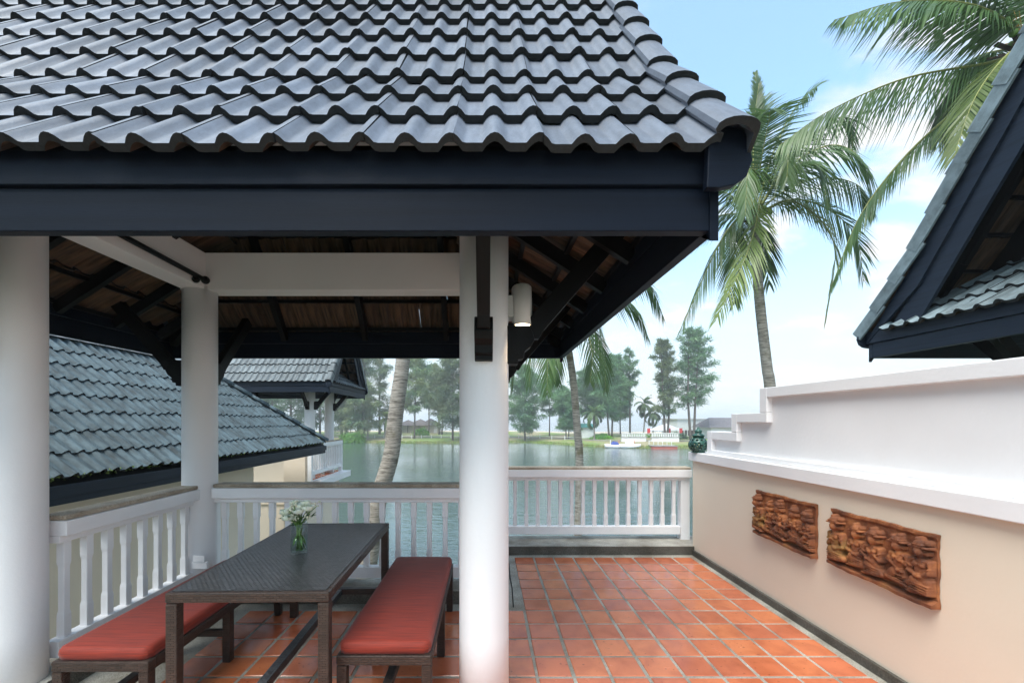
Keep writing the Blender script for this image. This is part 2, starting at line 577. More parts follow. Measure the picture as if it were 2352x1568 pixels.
    # verge tiles and barge boards up both gables
    for s in (-1, 1):
        for g in (-1, 1):
            xx = cx + g * (EH_X - 0.002)
            for k, (u, z, a) in enumerate(rows):
                V = Vector((0, -s * math.cos(a), math.sin(a)))
                U = Vector((g, 0, 0)); Nn = Vector((0, s * math.sin(a), math.cos(a)))
                O = Vector((xx, cy + s * (EH_Y + TOUT + 0.015 - u), tz + z)) + Nn * 0.048
                inst('verge_tile', vm, roof, frame_matrix(O, U, V, Nn) @ Matrix.Rotation(r.uniform(-.02, .02), 4, 'Z'))
            yv = cy + s * (EH_Y + TOUT + 0.01)
            pl = [(-0.068 * math.cos(math.pi * i_ / 10), 0.04 + 0.042 * math.sin(math.pi * i_ / 10)) for i_ in range(11)] + [(0.082, -0.03), (0.062, -0.085), (0.02, -0.115), (-0.03, -0.125), (-0.075, -0.125)]
            MB().prism(pl, lambda a_, b_, t_: (xx + g * a_, t_, tz + b_), min(yv, yv - s * 0.03), max(yv, yv - s * 0.03)).build('verge_end', MD, roof, 0.004)
            pts = []
            for (u, z) in ((0.05, 0.0), (rows[3][0], rows[3][1]), (EH_Y + TOUT, rows[8][1] + EXPO * math.sin(A2) * 0.72)):
                pts.append((cy + s * (EH_Y + TOUT - u), tz + z))
            for (e0, e1, dz0, dz1) in ((0.0, 0.028, -0.06, -0.34), (-0.03, 0.0, -0.28, -0.64)):
                mb = MB()
                for i in range(2):
                    (ya, za), (yb, zb) = pts[i], pts[i + 1]
                    xa, xb = cx + g * (EH_X - 0.005 + e0), cx + g * (EH_X - 0.005 + e1)
                    poly = [(ya, za + dz0), (yb, zb + dz0), (yb, zb + dz1), (ya, max(za + dz1, ze + .16))]
                    mb.prism(poly, lambda a_, b_, t_: (t_, a_, b_), min(xa, xb), max(xa, xb))
                mb.build('barge_board', MD, P)
    # ridge cap
    n_rc = 11
    for i in range(n_rc):
        xa = x0 - 0.03 + (2 * EH_X + 0.06) * i / n_rc
        xb = xa + (2 * EH_X + 0.06) / n_rc + 0.03
        prof = [(0.115 * math.cos(math.pi * j / 8), 0.09 * math.sin(math.pi * j / 8)) for j in range(9)]
        MB().prism(prof + [(-0.09, 0.0), (0.0, 0.07), (0.09, 0.0)], lambda a_, b_, t_: (t_, cy + a_, rz + 0.0 + b_), xa, xb).build('ridge_tile', mt, roof)
    # gable walls set back over the end beams
    for s in (-1, 1):
        xx = cx + s * (bx + 0.10)
        mb = MB()
        gz = 2.86
        pts = [(cy - 1.1, gz)]
        for (u, z, a) in rows[2:]:
            pts.append((cy - (EH_Y + TOUT - u - 0.06), tz + z))
        pts.append((cy, rz - 0.1))
        pts += [(2 * cy - p[0], p[1]) for p in pts[-2:0:-1]]
        pts.append((cy + 1.1, gz))
        mb.prism(pts, lambda a_, b_, t_: (t_, a_, b_), xx - 0.01, xx + 0.01)
        mb.build('gable_wall', M_black, P)
    # rafters
    if rafters:
        for s in (-1, 1):
            for i in range(5):
                xx = cx + (i - 2) * 0.86 * 1.0
                ya, za = cy + s * (EH_Y - 0.05), ze + 0.27
                yb = cy + s * 0.1
                zb = tz + rows[3][1] + (EH_Y + TOUT - rows[3][0] - 0.1) * math.tan(A2) - 0.14
                ym, zm = cy + s * (EH_Y + TOUT - rows[3][0]), tz + rows[3][1] - 0.13
                mb = MB(); mb.bar((xx, ya, ze + 0.20), (xx, ym, zm), 0.05, 0.09); mb.bar((xx, ym, zm), (xx, yb, zb), 0.05, 0.09)
                mb.build('rafter', M_black, P)
            for i in range(6):
                yy = cy + (i - 2.5) * 0.52
                run = min(1.0, (EH_Y + 0.02 - abs(yy - cy)) * 1.75)
                xa = cx + s * (EH_X - 0.05)
                MB().bar((xa, yy, ze + 0.20), (xa - s * (run - 0.06), yy, ze + 0.20 + (run - 0.06) * math.tan(AS)), 0.045, 0.085).build('rafter', M_black, P)
            for t_ in (-1, 1):
                a_ = Vector((cx + s * (EH_X - 0.06), cy + t_ * (EH_Y - 0.06), ze + 0.17))
                b_ = Vector((cx + s * (EH_X - 0.95), cy + t_ * (EH_Y - 0.55), ze + 0.17 + 0.89 * math.tan(AS)))
                MB().bar(a_, b_, 0.07, 0.12).build('hip_rafter', M_black, P)
    # carved brackets, two on each column
    strut = [(0.13, 2.085), (0.225, 2.085), (0.70, 2.63), (0.78, 2.57), (0.33, 2.05), (0.30, 2.00), (0.13, 2.0)]
    foot = [(0.125, 1.86), (0.185, 1.86), (0.185, 1.885), (0.215, 1.89), (0.222, 1.93), (0.255, 1.955), (0.275, 1.99), (0.265, 2.03), (0.245, 2.066), (0.125, 2.066)]
    for sx in (-1, 1):
        for sy in (-1, 1):
            ax, ay = cx + sx * COLX + (-.04 if (sx < 0 and sy < 0) else .032 if sx < 0 else 0), cy + sy * COLY
            for along in (0, 1):
                if along == 0: fn = lambda a_, b_, t_: (ax + sx * a_, ay + t_, b_)
                else: fn = lambda a_, b_, t_: (ax + t_, ay + sy * a_, b_)
                mb = MB()
                mb.prism(strut, fn, -0.031, 0.031)
                bk = mb.build('bracket', M_black, P, 0.003)
                MB().prism(foot, fn, -0.046, 0.046).build('bracket_foot', M_black, bk, 0.004)
    return P

P_main = pavilion('near open pavilion with large slate grey tiled roof and white round columns', 0, 0, M_tile, back_parts=(0, 4), sk_parts=(True, True))
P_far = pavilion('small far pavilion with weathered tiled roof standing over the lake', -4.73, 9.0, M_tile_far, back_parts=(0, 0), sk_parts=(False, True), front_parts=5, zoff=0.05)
P_right = pavilion('neighbouring pavilion whose lichen covered gable rises behind the white wall', 7.53, 0, M_tile_green, back_parts=(0, 9), bcols=14, sk_parts=(True, False), front_parts=0)

# ------------------------------------------------------------------ terrace
def speckle(name, cols, scale=320, rough=0.85):
    m, t, b = new_mat(name); n, l = nodes(t)
    tcn = n('ShaderNodeTexCoord')
    vo = n('ShaderNodeTexVoronoi'); vo.inputs['Scale'].default_value = scale
    l(tcn.outputs['Object'], vo.inputs['Vector'])
    rr = n('ShaderNodeValToRGB')
    rr.color_ramp.elements[0].color = (*cols[0], 1); rr.color_ramp.elements[1].color = (*cols[2], 1)
    e = rr.color_ramp.elements.new(0.5); e.color = (*cols[1], 1)
    sp = n('ShaderNodeSeparateColor'); l(vo.outputs['Color'], sp.inputs[0]); l(sp.outputs[0], rr.inputs[0])
    nn = n('ShaderNodeTexNoise'); nn.inputs['Scale'].default_value = 3.5; nn.inputs['Detail'].default_value = 6
    l(tcn.outputs['Object'], nn.inputs['Vector'])
    r2 = n('ShaderNodeValToRGB'); r2.color_ramp.elements[0].position = 0.38; r2.color_ramp.elements[0].color = (0.55, 0.53, 0.50, 1)
    r2.color_ramp.elements[1].position = 0.6; r2.color_ramp.elements[1].color = (1, 1, 1, 1)
    l(nn.outputs['Fac'], r2.inputs[0])
    mx = n('ShaderNodeMix'); mx.data_type = 'RGBA'; mx.blend_type = 'MULTIPLY'; mx.inputs['Factor'].default_value = 1
    l(rr.outputs[0], mx.inputs[6]); l(r2.outputs[0], mx.inputs[7])
    l(mx.outputs[2], b.inputs['Base Color'])
    b.inputs['Roughness'].default_value = rough
    bp = n('ShaderNodeBump'); bp.inputs['Strength'].default_value = 0.6; bp.inputs['Distance'].default_value = 0.003
    l(vo.outputs['Distance'], bp.inputs['Height']); l(bp.outputs[0], b.inputs['Normal'])
    return m
M_wash = speckle('grey_pebble_wash', ((0.25, 0.23, 0.18), (0.43, 0.40, 0.34), (0.62, 0.59, 0.52)))
M_kerb = speckle('dark_pebble_wash', ((0.045, 0.04, 0.032), (0.095, 0.088, 0.072), (0.19, 0.178, 0.15)), 260, 0.7)  # darker tone for kerb sides and skirting than for kerb tops
M_kerbtop = speckle('grey_kerb_wash', ((0.28, 0.26, 0.22), (0.43, 0.40, 0.35), (0.56, 0.53, 0.47)))
M_cap = speckle('brown_coping_wash', ((0.29, 0.225, 0.155), (0.45, 0.365, 0.275), (0.60, 0.52, 0.42)), 260)

def terracotta():
    m, t, b = new_mat('sealed_terracotta'); n, l = nodes(t)
    tcn = n('ShaderNodeTexCoord'); oi = n('ShaderNodeObjectInfo')
    add = n('ShaderNodeVectorMath'); add.operation = 'ADD'
    s3 = n('ShaderNodeVectorMath'); s3.operation = 'SCALE'; s3.inputs['Scale'].default_value = 7.3
    l(oi.outputs['Location'], s3.inputs[0]); l(tcn.outputs['Object'], add.inputs[0]); l(s3.outputs[0], add.inputs[1])
    nn = n('ShaderNodeTexNoise'); nn.inputs['Scale'].default_value = 7; nn.inputs['Detail'].default_value = 6; nn.inputs['Distortion'].default_value = 0.5
    l(add.outputs[0], nn.inputs['Vector'])
    r1 = n('ShaderNodeValToRGB')
    r1.color_ramp.elements[0].position = 0.0; r1.color_ramp.elements[0].color = (0.50, 0.135, 0.060, 1)
    r1.color_ramp.elements[1].position = 1.0; r1.color_ramp.elements[1].color = (0.62, 0.195, 0.075, 1)
    e = r1.color_ramp.elements.new(0.5); e.color = (0.57, 0.160, 0.066, 1)
    l(oi.outputs['Random'], r1.inputs[0])
    r2 = n('ShaderNodeValToRGB'); r2.color_ramp.elements[0].position = 0.30; r2.color_ramp.elements[0].color = (0.78, 0.68, 0.64, 1)
    r2.color_ramp.elements[1].position = 0.62; r2.color_ramp.elements[1].color = (1.05, 1.05, 1.05, 1)
    l(nn.outputs['Fac'], r2.inputs[0])
    mx = n('ShaderNodeMix'); mx.data_type = 'RGBA'; mx.blend_type = 'MULTIPLY'; mx.inputs['Factor'].default_value = 1
    l(r1.outputs[0], mx.inputs[6]); l(r2.outputs[0], mx.inputs[7])
    # worn dark pits
    n3 = n('ShaderNodeTexNoise'); n3.inputs['Scale'].default_value = 45; n3.inputs['Detail'].default_value = 3
    l(add.outputs[0], n3.inputs['Vector'])
    r3 = n('ShaderNodeValToRGB'); r3.color_ramp.elements[0].position = 0.26; r3.color_ramp.elements[0].color = (0.35, 0.28, 0.25, 1)
    r3.color_ramp.elements[1].position = 0.34; r3.color_ramp.elements[1].color = (1, 1, 1, 1)
    l(n3.outputs['Fac'], r3.inputs[0])
    m3 = n('ShaderNodeMix'); m3.data_type = 'RGBA'; m3.blend_type = 'MULTIPLY'; m3.inputs['Factor'].default_value = 1
    l(mx.outputs[2], m3.inputs[6]); l(r3.outputs[0], m3.inputs[7])
    l(m3.outputs[2], b.inputs['Base Color'])
    mr = n('ShaderNodeMapRange'); mr.inputs['To Min'].default_value = 0.10; mr.inputs['To Max'].default_value = 0.34
    l(nn.outputs['Fac'], mr.inputs['Value']); l(mr.outputs[0], b.inputs['Roughness'])
    bp = n('ShaderNodeBump'); bp.inputs['Strength'].default_value = 0.25; bp.inputs['Distance'].default_value = 0.004
    l(nn.outputs['Fac'], bp.inputs['Height']); l(bp.outputs[0], b.inputs['Normal'])
    return m
M_terra = terracotta()

WX = 2.405                                   # inner face of the boundary wall
GZ = -3.3                                   # ground level round the houses
mb = MB()
mb.box(-2.66, 2.62, -1.6, 3.86, -0.25, 0.002)
mb.box(0.0, 2.62, 3.86, 5.36, -0.25, 0.0015)
floor = tag(mb.build('terrace_floor', M_wash), kind='structure')
mb = MB()
mb.box(-2.60, 2.56, -1.5, 3.80, GZ - .3, -0.252)
mb.box(0.06, 2.56, 3.81, 5.12, GZ - .3, -0.253)
tag(mb.build('terrace_house', M_cream), 'cream walled base that carries the tiled terrace', 'building')
# floor tiles
PT = 0.2245
gap = 0.021
s_ = (PT - gap) / 2
mbt = MB()
e = 0.004
vs_ = [(-s_, -s_, 0), (s_, -s_, 0), (s_, s_, 0), (-s_, s_, 0)]
top = [(-s_ + e, -s_ + e, .012), (s_ - e, -s_ + e, .012), (s_ - e, s_ - e, .012), (-s_ + e, s_ - e, .012)]
mid = [(-s_, -s_, .008), (s_, -s_, .008), (s_, s_, .008), (-s_, s_, .008)]
mbt.add(vs_ + mid + top, [(0, 1, 5, 4), (1, 2, 6, 5), (2, 3, 7, 6), (3, 0, 4, 7), (4, 5, 9, 8), (5, 6, 10, 9), (6, 7, 11, 10), (7, 4, 8, 11), (8, 9, 10, 11)])
ftm = mbt.mesh('floor_tile', [M_terra])
rt = random.Random(5)
for k in range(15):
    yy = 4.80 - (k + 0.5) * PT
    for i in range(-10, 9):
        xx = 0.306 + (i + 0.5) * PT
        if i < 0 and k < 6: continue
        if xx < -2.1: continue
        if yy > 1.5:
            M = Matrix.Translation((xx + rt.uniform(-.002, .002), yy + rt.uniform(-.002, .002), -0.006 + rt.uniform(0, .0015))) @ Matrix.Rotation(rt.uniform(-.008, .008) + rt.choice([0, 1, 2, 3]) * math.pi / 2, 4, 'Z')
            inst('floor_tile', ftm, floor, M)
# kerbs under the railings and along the wall
def kerb(x0, x1, y0, y1, h, m=M_kerb, top_m=M_kerbtop):
    mb = MB(); mb.box(x0, x1, y0, y1, -0.01, h - 0.004, 0)
    o = mb.build('kerb', [m], None, 0.008, 2)
    tag(o, kind='structure')
    MB().box(x0 + .001, x1 - .001, y0 + .001, y1 - .001, h - 0.004, h).build('kerb_top', top_m, o)
kerb(0.02, 2.60, 4.89, 5.34, 0.105)
kerb(-2.655, 0.018, 3.58, 3.85, 0.115)
kerb(-2.655, -2.42, -1.5, 3.575, 0.115)
kerb(-0.03, 0.135, 3.852, 4.888, 0.10)
mb = MB(); mb.box(WX - 0.028, WX - 0.003, -1.5, 4.886, -0.01, 0.065)
tag(mb.build('wall_skirting', M_kerb, None, 0.006), kind='structure')
mb = MB(); mb.tube([(0.243, 4.6, 0.004), (0.232, 4.2, 0.005), (0.236, 3.9, 0.004), (0.222, 3.52, 0.004)], 0.005, 6)
tag(mb.build('cable', M_black), 'thin black cable lying on the grey floor strip', 'cable')

# ------------------------------------------------------------------ railings
def baluster_mesh(h):
    mb = MB()
    a, b = 0.0235, 0.0195
    prof = [(0, a), (0.13, a), (0.155, b), (h - 0.155, b), (h - 0.13, a), (h, a)]
    vs, fs = [], []
    for z, q in prof:
        c = q * 0.84 if q == b else q * 0.92
        vs += [(-q, -c, z), (-c, -q, z), (c, -q, z), (q, -c, z), (q, c, z), (c, q, z), (-c, q, z), (-q, c, z)]
    for i in range(len(prof) - 1):
        for k in range(8):
            k2 = (k + 1) % 8
            fs.append((i * 8 + k, i * 8 + k2, i * 8 + 8 + k2, i * 8 + 8 + k))
    mb.add(vs, fs)
    return mb.mesh('baluster', [M_paint])

def railing(label, axis, c, a, b, zf=0.0, step=0.142, posts=(), cap_mat=None, top=1.0, ext=0.0):
    """axis 'x' or 'y': the direction it runs in; c is the centre line on the other axis"""
    base = ((a + b) / 2, c, zf) if axis == 'x' else (c, (a + b) / 2, zf)
    Rt = empty('railing', base, label, 'railing', 'white balustrades with pebbled coping')
    def bx(name, w0, w1, z0, z1, m, bev=0.004, l0=a, l1=b, par=Rt):
        mb = MB()
        if axis == 'x': mb.box(l0, l1, c + w0, c + w1, zf + z0, zf + z1)
        else: mb.box(c + w0, c + w1, l0, l1, zf + z0, zf + z1)
        return mb.build(name, m, par, bev)
    bx('coping', -0.075, 0.075, top - 0.032, top, cap_mat or M_cap, 0.008, a + .004, b - .004 + ext)
    bx('top_rail', -0.088, 0.088, top - 0.122, top - 0.033, M_paint, 0.004, a, b + ext)
    bx('sub_rail', -0.045, 0.045, top - 0.165, top - 0.1225, M_paint, 0.004, a, b + ext)
    bx('bottom_rail', -0.04, 0.04, 0.165, 0.262, M_paint)
    h = top - 0.1655 - 0.2625
    me = baluster_mesh(h)
    n = max(1, int(round((b - a) / step)))
    for i in range(n):
        p = a + (i + 0.5) * (b - a) / n
        L = (p, c, zf + 0.2622) if axis == 'x' else (c, p, zf + 0.2622)
        inst('baluster', me, Rt, Matrix.Translation(L))
    for (p, q, z0, z1) in posts:
        mb = MB()
        if axis == 'x': mb.box(p, q, c - 0.05, c + 0.05, zf + z0, zf + z1)
        else: mb.box(c - 0.05, c + 0.05, p, q, zf + z0, zf + z1)
        mb.build('post', M_paint, Rt, 0.004)
    return Rt
railing('white railing at the end of the open orange tiled terrace', 'x', 5.215, 0.14, 2.375, top=0.99, ext=0.12, posts=((2.376, 2.485, 0.10, 0.824), (0.05, 0.139, 0.1, 0.86)))
railing('white railing behind the dining table, seen between two columns', 'x', 3.765, -2.40, -0.16, posts=((-2.55, -2.401, 0.11, 0.875),))
railing('white railing running along the left bench', 'y', -2.545, 2.47, 3.63)
railing('short white railing hidden behind the front column', 'y', 0.045, 3.90, 5.10, step=0.15)
railing('white railing on the far pavilion balcony over the lake', 'y', -4.50, 10.80, 12.95, posts=((10.72, 10.799, 0.02, 0.88), (12.951, 13.04, 0.02, 0.88)))

# ------------------------------------------------------------------ boundary wall
BW = empty('boundary_wall', (2.5, 2.0, 0), 'cream and white stepped wall dividing the terrace from the neighbour', 'wall')
MB().box(WX, 2.60, -1.6, 4.93, GZ, 1.095).build('lower_wall', M_cream, BW)
MB().box(WX - 0.042, 2.66, -1.6, 4.955, 1.0955, 1.194).build('ledge', M_white, BW, 0.006)
mb = MB()
poly = [(-1.6, 1.195), (4.648, 1.195), (4.648, 1.430), (4.187, 1.430), (4.187, 1.614), (3.75, 1.614), (3.75, 1.833), (-1.6, 1.833)]
mb.prism(poly, lambda a_, b_, t_: (t_, a_, b_), 2.475, 2.57)
mb.build('upper_panel', M_white, BW)
fx0, fx1 = 2.425, 2.62
MB().box(fx0, fx1 - .002, -1.6, 4.56, 1.1945, 1.24).build('frame_band', M_white, BW, 0.005)
bw = 0.085
for (ya, yb, za, zb) in ((4.56, 4.65, 1.1945, 1.44), (4.10, 4.559, 1.44 - bw, 1.4395), (4.10, 4.19, 1.4405, 1.624), (3.66, 4.099, 1.624 - bw, 1.6235), (3.66, 3.755, 1.6245, 1.842), (-1.6, 3.659, 1.842 - bw, 1.8415)):
    MB().box(fx0, fx1, ya, yb, za, zb).build('frame_band', M_white, BW, 0.005)

# ------------------------------------------------------------------ villa with the low hipped roof
VX, VZ = -3.90, 1.02
VA = R(41); VE = 0.312
VY1 = 10.2
VC, VS = VE * math.cos(VA), VE * math.sin(VA)
VI = empty('villa', (-5.78, 5.0, GZ), 'low cream villa with mossy weathered hipped roof beside the terrace', 'villa')
mb = MB(); mb.box(-7.2, -4.36, -3.0, 7.9, GZ - .2, 1.25)
mb.build('wall', M_cream, VI)
mb = MB()
mb.box(-7.6, VX + 0.045, -3.4, VY1 - 0.03, 0.86, 0.965); mb.box(-7.6, VX + 0.025, -3.4, VY1 - 0.05, 0.79, 0.8595)
mb.build('fascia', M_dark2, VI, 0.003)
# sheathing under the tiles, kept below them
mb = MB()
rx, rzv = VX - 8 * VC, VZ + 8 * VS
run = 8 * VC
pp = [(VX, -3.4, VZ - .06), (VX, VY1, VZ - .06), (rx, VY1 - run, rzv - .06), (rx, -3.4, rzv - .06), (rx - run, VY1, VZ - .06), (rx - run, -3.4, VZ - .06)]
mb.add(pp, [(0, 1, 2, 3), (1, 4, 2), (3, 2, 4, 5), (0, 3, 5), (0, 5, 4, 1)])
vroof = mb.build('roof', M_black, VI)
tmo = tile_mesh('roof_tile', M_tile_old, hgt=0.038, thick=0.018, drop=0.030)
V = Vector((-math.cos(VA), 0, math.sin(VA))); U = Vector((0, 1, 0)); Nn = U.cross(V)
rv = random.Random(11)
stuff = []
mossb = MB()
def cut_tile(me, M, co, no):
    """the tile mesh sawn off along the hip (plane given in world space)"""
    bm = bmesh.new(); bm.from_mesh(me)
    Mi = M.inverted()
    bmesh.ops.bisect_plane(bm, geom=bm.verts[:] + bm.edges[:] + bm.faces[:], plane_co=Mi @ co, plane_no=(Mi.to_3x3() @ no).normalized(), clear_outer=True)
    m2 = bpy.data.meshes.new('cut_roof_tile')
    bm.to_mesh(m2); bm.free()
    for q in me.materials: m2.materials.append(q)
    return m2
hip_co, hip_no = Vector((VX, VY1, VZ)), Vector((-1, 1, 0)).normalized()
for k in range(8):
    X, Z = VX - k * VC, VZ + k * VS
    y = VY1 - 0.05
    while y > -3.4:
        M = jitter(frame_matrix(Vector((X, y, Z)), U, V, Nn), rv, 1.6)
        far0 = (M @ Vector((0, 0, 0)) - hip_co).dot(hip_no); far1 = max((M @ Vector(c_) - hip_co).dot(hip_no) for c_ in ((TW, 0, 0), (TW, .42, 0), (0, .42, 0)))
        if far1 > 0:
            near = min((M @ Vector(c_) - hip_co).dot(hip_no) for c_ in ((0, 0, 0), (TW, 0, 0)))
            if near < -0.02:
                inst('roof_tile', cut_tile(tmo, M, hip_co, hip_no), vroof, M)
        elif y > 2.2:
            inst('roof_tile', tmo, vroof, M)
        else:
            stuff.append(M)
        y -= TW
joined('hidden_roof_tiles', tmo, stuff, vroof)
# moss tufts along the eave
mv, mf = [], []
for q in range(420):
    y = rv.uniform(2.4, VY1 - .1)
    u = ((y * 6.67) % 1)
    s = rv.uniform(0.008, 0.022)
    p = Vector((VX + rv.uniform(-.02, .012), y, VZ + rv.uniform(-0.004, 0.03)))
    b = len(mv)
    for j in range(4):
        a = rv.uniform(0, 6.28)
        mv.append(tuple(p + Vector((rv.uniform(-s, s), rv.uniform(-s, s), rv.uniform(-s, s)))))
    mf += [(b, b + 1, b + 2), (b, b + 2, b + 3), (b, b + 1, b + 3), (b + 1, b + 2, b + 3)]
mb = MB(); mb.add(mv, mf)
o = mb.build('moss', M_moss, vroof); o['kind'] = 'stuff'
# hip caps and ridge
def cap_run(a, b, n, mt, parent, name, r0=0.085):
    a, b = Vector(a), Vector(b)
    t = (b - a).normalized(); L = (b - a).length
    s = t.cross(Vector((0, 0, 1))).normalized(); nn = s.cross(t)
    prof = [(math.cos(math.pi * j / 8), math.sin(math.pi * j / 8)) for j in range(9)]
    for i in range(n):
        p0 = a + t * (L * i / n); p1 = a + t * (L * (i + 1) / n + 0.05)
        mb = MB(); vs = []
        for p, q in ((p0, 1.12), (p1, 0.9)):
            vs += [p + s * (r0 * q * x) + nn * (r0 * q * z * 0.9) for x, z in prof]
            vs += [p + s * (r0 * q * x * 0.8) + nn * (r0 * q * z * 0.7) for x, z in prof]
        fs = []
        for j in range(8):
            fs += [(j, j + 1, 18 + j + 1, 18 + j), (9 + j + 1, 9 + j, 27 + j, 27 + j + 1), (j + 1, j, 9 + j, 9 + j + 1), (18 + j, 18 + j + 1, 27 + j + 1, 27 + j)]
        mb.add(vs, fs, 0, True)
        mb.build(name, mt, parent)
cap_run((VX + 0.02, VY1 + 0.02, VZ + 0.045), (rx, VY1 - run, rzv + 0.03), 8, M_tile_old, vroof, 'hip_tile')
cap_run((rx, VY1 - run, rzv + 0.02), (rx, -3.4, rzv + 0.02), 30, M_white, vroof, 'ridge_tile', 0.075)

# base of the far pavilion
PB = empty('lake_house', (-5.6, 12.3, GZ), 'cream two storey base under the far pavilion with white balcony slab', 'building')
MB().box(-5.16, -4.62, 10.74, 13.2, GZ - .2, -0.17).build('wall', M_cream, PB)
MB().box(-5.16, -4.62, 10.74, 11.0, -0.17, 0.75).build('pier', M_cream, PB)
MB().box(-8.4, -5.161, 11.6, 13.2, GZ - .2, 0.95).build('wall', M_cream, PB)
MB().box(-8.4, -5.162, 11.55, 11.599, -0.72, -0.66).build('string_course', M_cream, PB)
MB().box(-5.16, -4.32, 11.001, 13.42, -0.169, 0.0).build('balcony_slab', M_white, PB, 0.006)
MB().box(-5.15, -4.60, 11.02, 13.35, 0.0, 0.012).build('balcony_floor', M_terra, PB)

# ------------------------------------------------------------------ curtain rod, outlet, lamp
CR = empty('curtain_rod', (-2.36, 2.9, 2.74), 'black curtain rod under the left white beam', 'curtain rod')
mb = MB(); mb.tube([(-2.385, 2.25, 2.775), (-2.385, 3.56, 2.745)], 0.019, 12); mb.build('rod', M_black, CR)
MB().ball((-2.385, 3.58, 2.745), 0.034, 12, 8).build('finial', M_black, CR)
mb = MB(); mb.tube([(-2.43, 3.50, 2.735), (-2.385, 3.50, 2.735)], 0.016, 8); mb.ball((-2.41, 3.50, 2.725), 0.03, 10, 6); mb.build('rod_bracket', M_black, CR)
mb = MB(); mb.box(-2.50, -2.37, 3.575, 3.60, 0.30, 0.36); mb.box(-2.485, -2.385, 3.568, 3.5752, 0.36, 0.415)
tag(mb.build('outlet_box', M_paint, None, 0.006), 'small white outlet box low on the back column', 'outlet')

LX, LY = 0.195, 2.33
WL = empty('wall_lamp', (LX, LY, 2.1), 'lit grey cylinder downlight on the front column', 'wall lamp')
mb = MB()
mb.lathe([(0.0, 0.232), (0.050, 0.232), (0.0555, 0.226), (0.0555, 0.0), (0.0515, 0.0), (0.0505, 0.03), (0.0, 0.031)], (LX, LY, 2.068), 36)
mb.build('lamp_housing', M_lampw, WL)
MB().box(LX - 0.112, LX - 0.050, LY - 0.04, LY + 0.04, 2.115, 2.235).build('mounting_box', M_lampw, WL, 0.003)
m, t, b = new_mat('lit_lamp_glass')
b.inputs['Base Color'].default_value = (1, 0.9, 0.7, 1)
b.inputs['Emission Color'].default_value = (1.0, 0.80, 0.46, 1); b.inputs['Emission Strength'].default_value = 3.0
mb = MB(); mb.lathe([(0.0, -0.012), (0.03, -0.009), (0.047, -0.003), (0.0512, 0.002), (0.0, 0.006)], (LX, LY, 2.067), 30)
mb.build('lamp_glass', m, WL)
ld = bpy.data.lights.new('lamp_light', 'SPOT'); ld.energy = 50; ld.color = (1.0, 0.72, 0.38); ld.spot_size = R(130); ld.spot_blend = 0.8; ld.shadow_soft_size = 0.045
lo = bpy.data.objects.new('lamp_light', ld); COL.objects.link(lo); lo.parent = WL; lo.location = (0, 0, -0.065)
WL.rotation_euler.x = R(-9)

# ------------------------------------------------------------------ furniture
def weave(name, bw, rh, c1, c2, mortar, rough=0.42, bump=0.9):
    m, t, b = new_mat(name); n, l = nodes(t)
    uv = n('ShaderNodeUVMap'); uv.uv_map = 'UVMap'
    br = n('ShaderNodeTexBrick'); br.offset = 0.5
    br.inputs['Scale'].default_value = 1.0; br.inputs['Brick Width'].default_value = bw; br.inputs['Row Height'].default_value = rh
    br.inputs['Mortar Size'].default_value = rh * 0.16; br.inputs['Mortar Smooth'].default_value = 1.0
    br.inputs['Color1'].default_value = (*c1, 1); br.inputs['Color2'].default_value = (*c2, 1); br.inputs['Mortar'].default_value = (*mortar, 1)
    l(uv.outputs[0], br.inputs['Vector']); l(br.outputs['Color'], b.inputs['Base Color'])
    b.inputs['Roughness'].default_value = rough
    bp = n('ShaderNodeBump'); bp.invert = True; bp.inputs['Strength'].default_value = bump; bp.inputs['Distance'].default_value = 0.006
    l(br.outputs['Fac'], bp.inputs['Height']); l(bp.outputs[0], b.inputs['Normal'])
    return m
M_wick = weave('brown_wicker', 0.031, 0.0115, (0.062, 0.038, 0.028), (0.033, 0.020, 0.015), (0.012, 0.008, 0.006))
M_wtop = weave('dark_wicker_top', 0.026, 0.0165, (0.072, 0.069, 0.071), (0.026, 0.025, 0.026), (0.003, 0.003, 0.003), 0.30, 1.0)

def fabric():
    m, t, b = new_mat('red_outdoor_fabric'); n, l = nodes(t)
    uv = n('ShaderNodeUVMap'); uv.uv_map = 'UVMap'
    mp1 = n('ShaderNodeMapping'); mp1.inputs['Scale'].default_value = (5, 140, 1)
    l(uv.outputs[0], mp1.inputs[0])
    n1 = n('ShaderNodeTexNoise'); n1.inputs['Scale'].default_value = 1; n1.inputs['Detail'].default_value = 4
    l(mp1.outputs[0], n1.inputs['Vector'])
    r1 = n('ShaderNodeValToRGB'); r1.color_ramp.elements[0].position = 0.3; r1.color_ramp.elements[0].color = (0.13, 0.011, 0.005, 1)
    r1.color_ramp.elements[1].position = 0.7; r1.color_ramp.elements[1].color = (0.31, 0.031, 0.012, 1)
    l(n1.outputs['Fac'], r1.inputs[0]); l(r1.outputs[0], b.inputs['Base Color'])
    b.inputs['Roughness'].default_value = 0.75
    b.inputs['Sheen Weight'].default_value = 0.12; b.inputs['Sheen Roughness'].default_value = 0.4
    bp = n('ShaderNodeBump'); bp.inputs['Strength'].default_value = 0.12; bp.inputs['Distance'].default_value = 0.001
    l(n1.outputs['Fac'], bp.inputs['Height']); l(bp.outputs[0], b.inputs['Normal'])
    return m
M_fab = fabric()

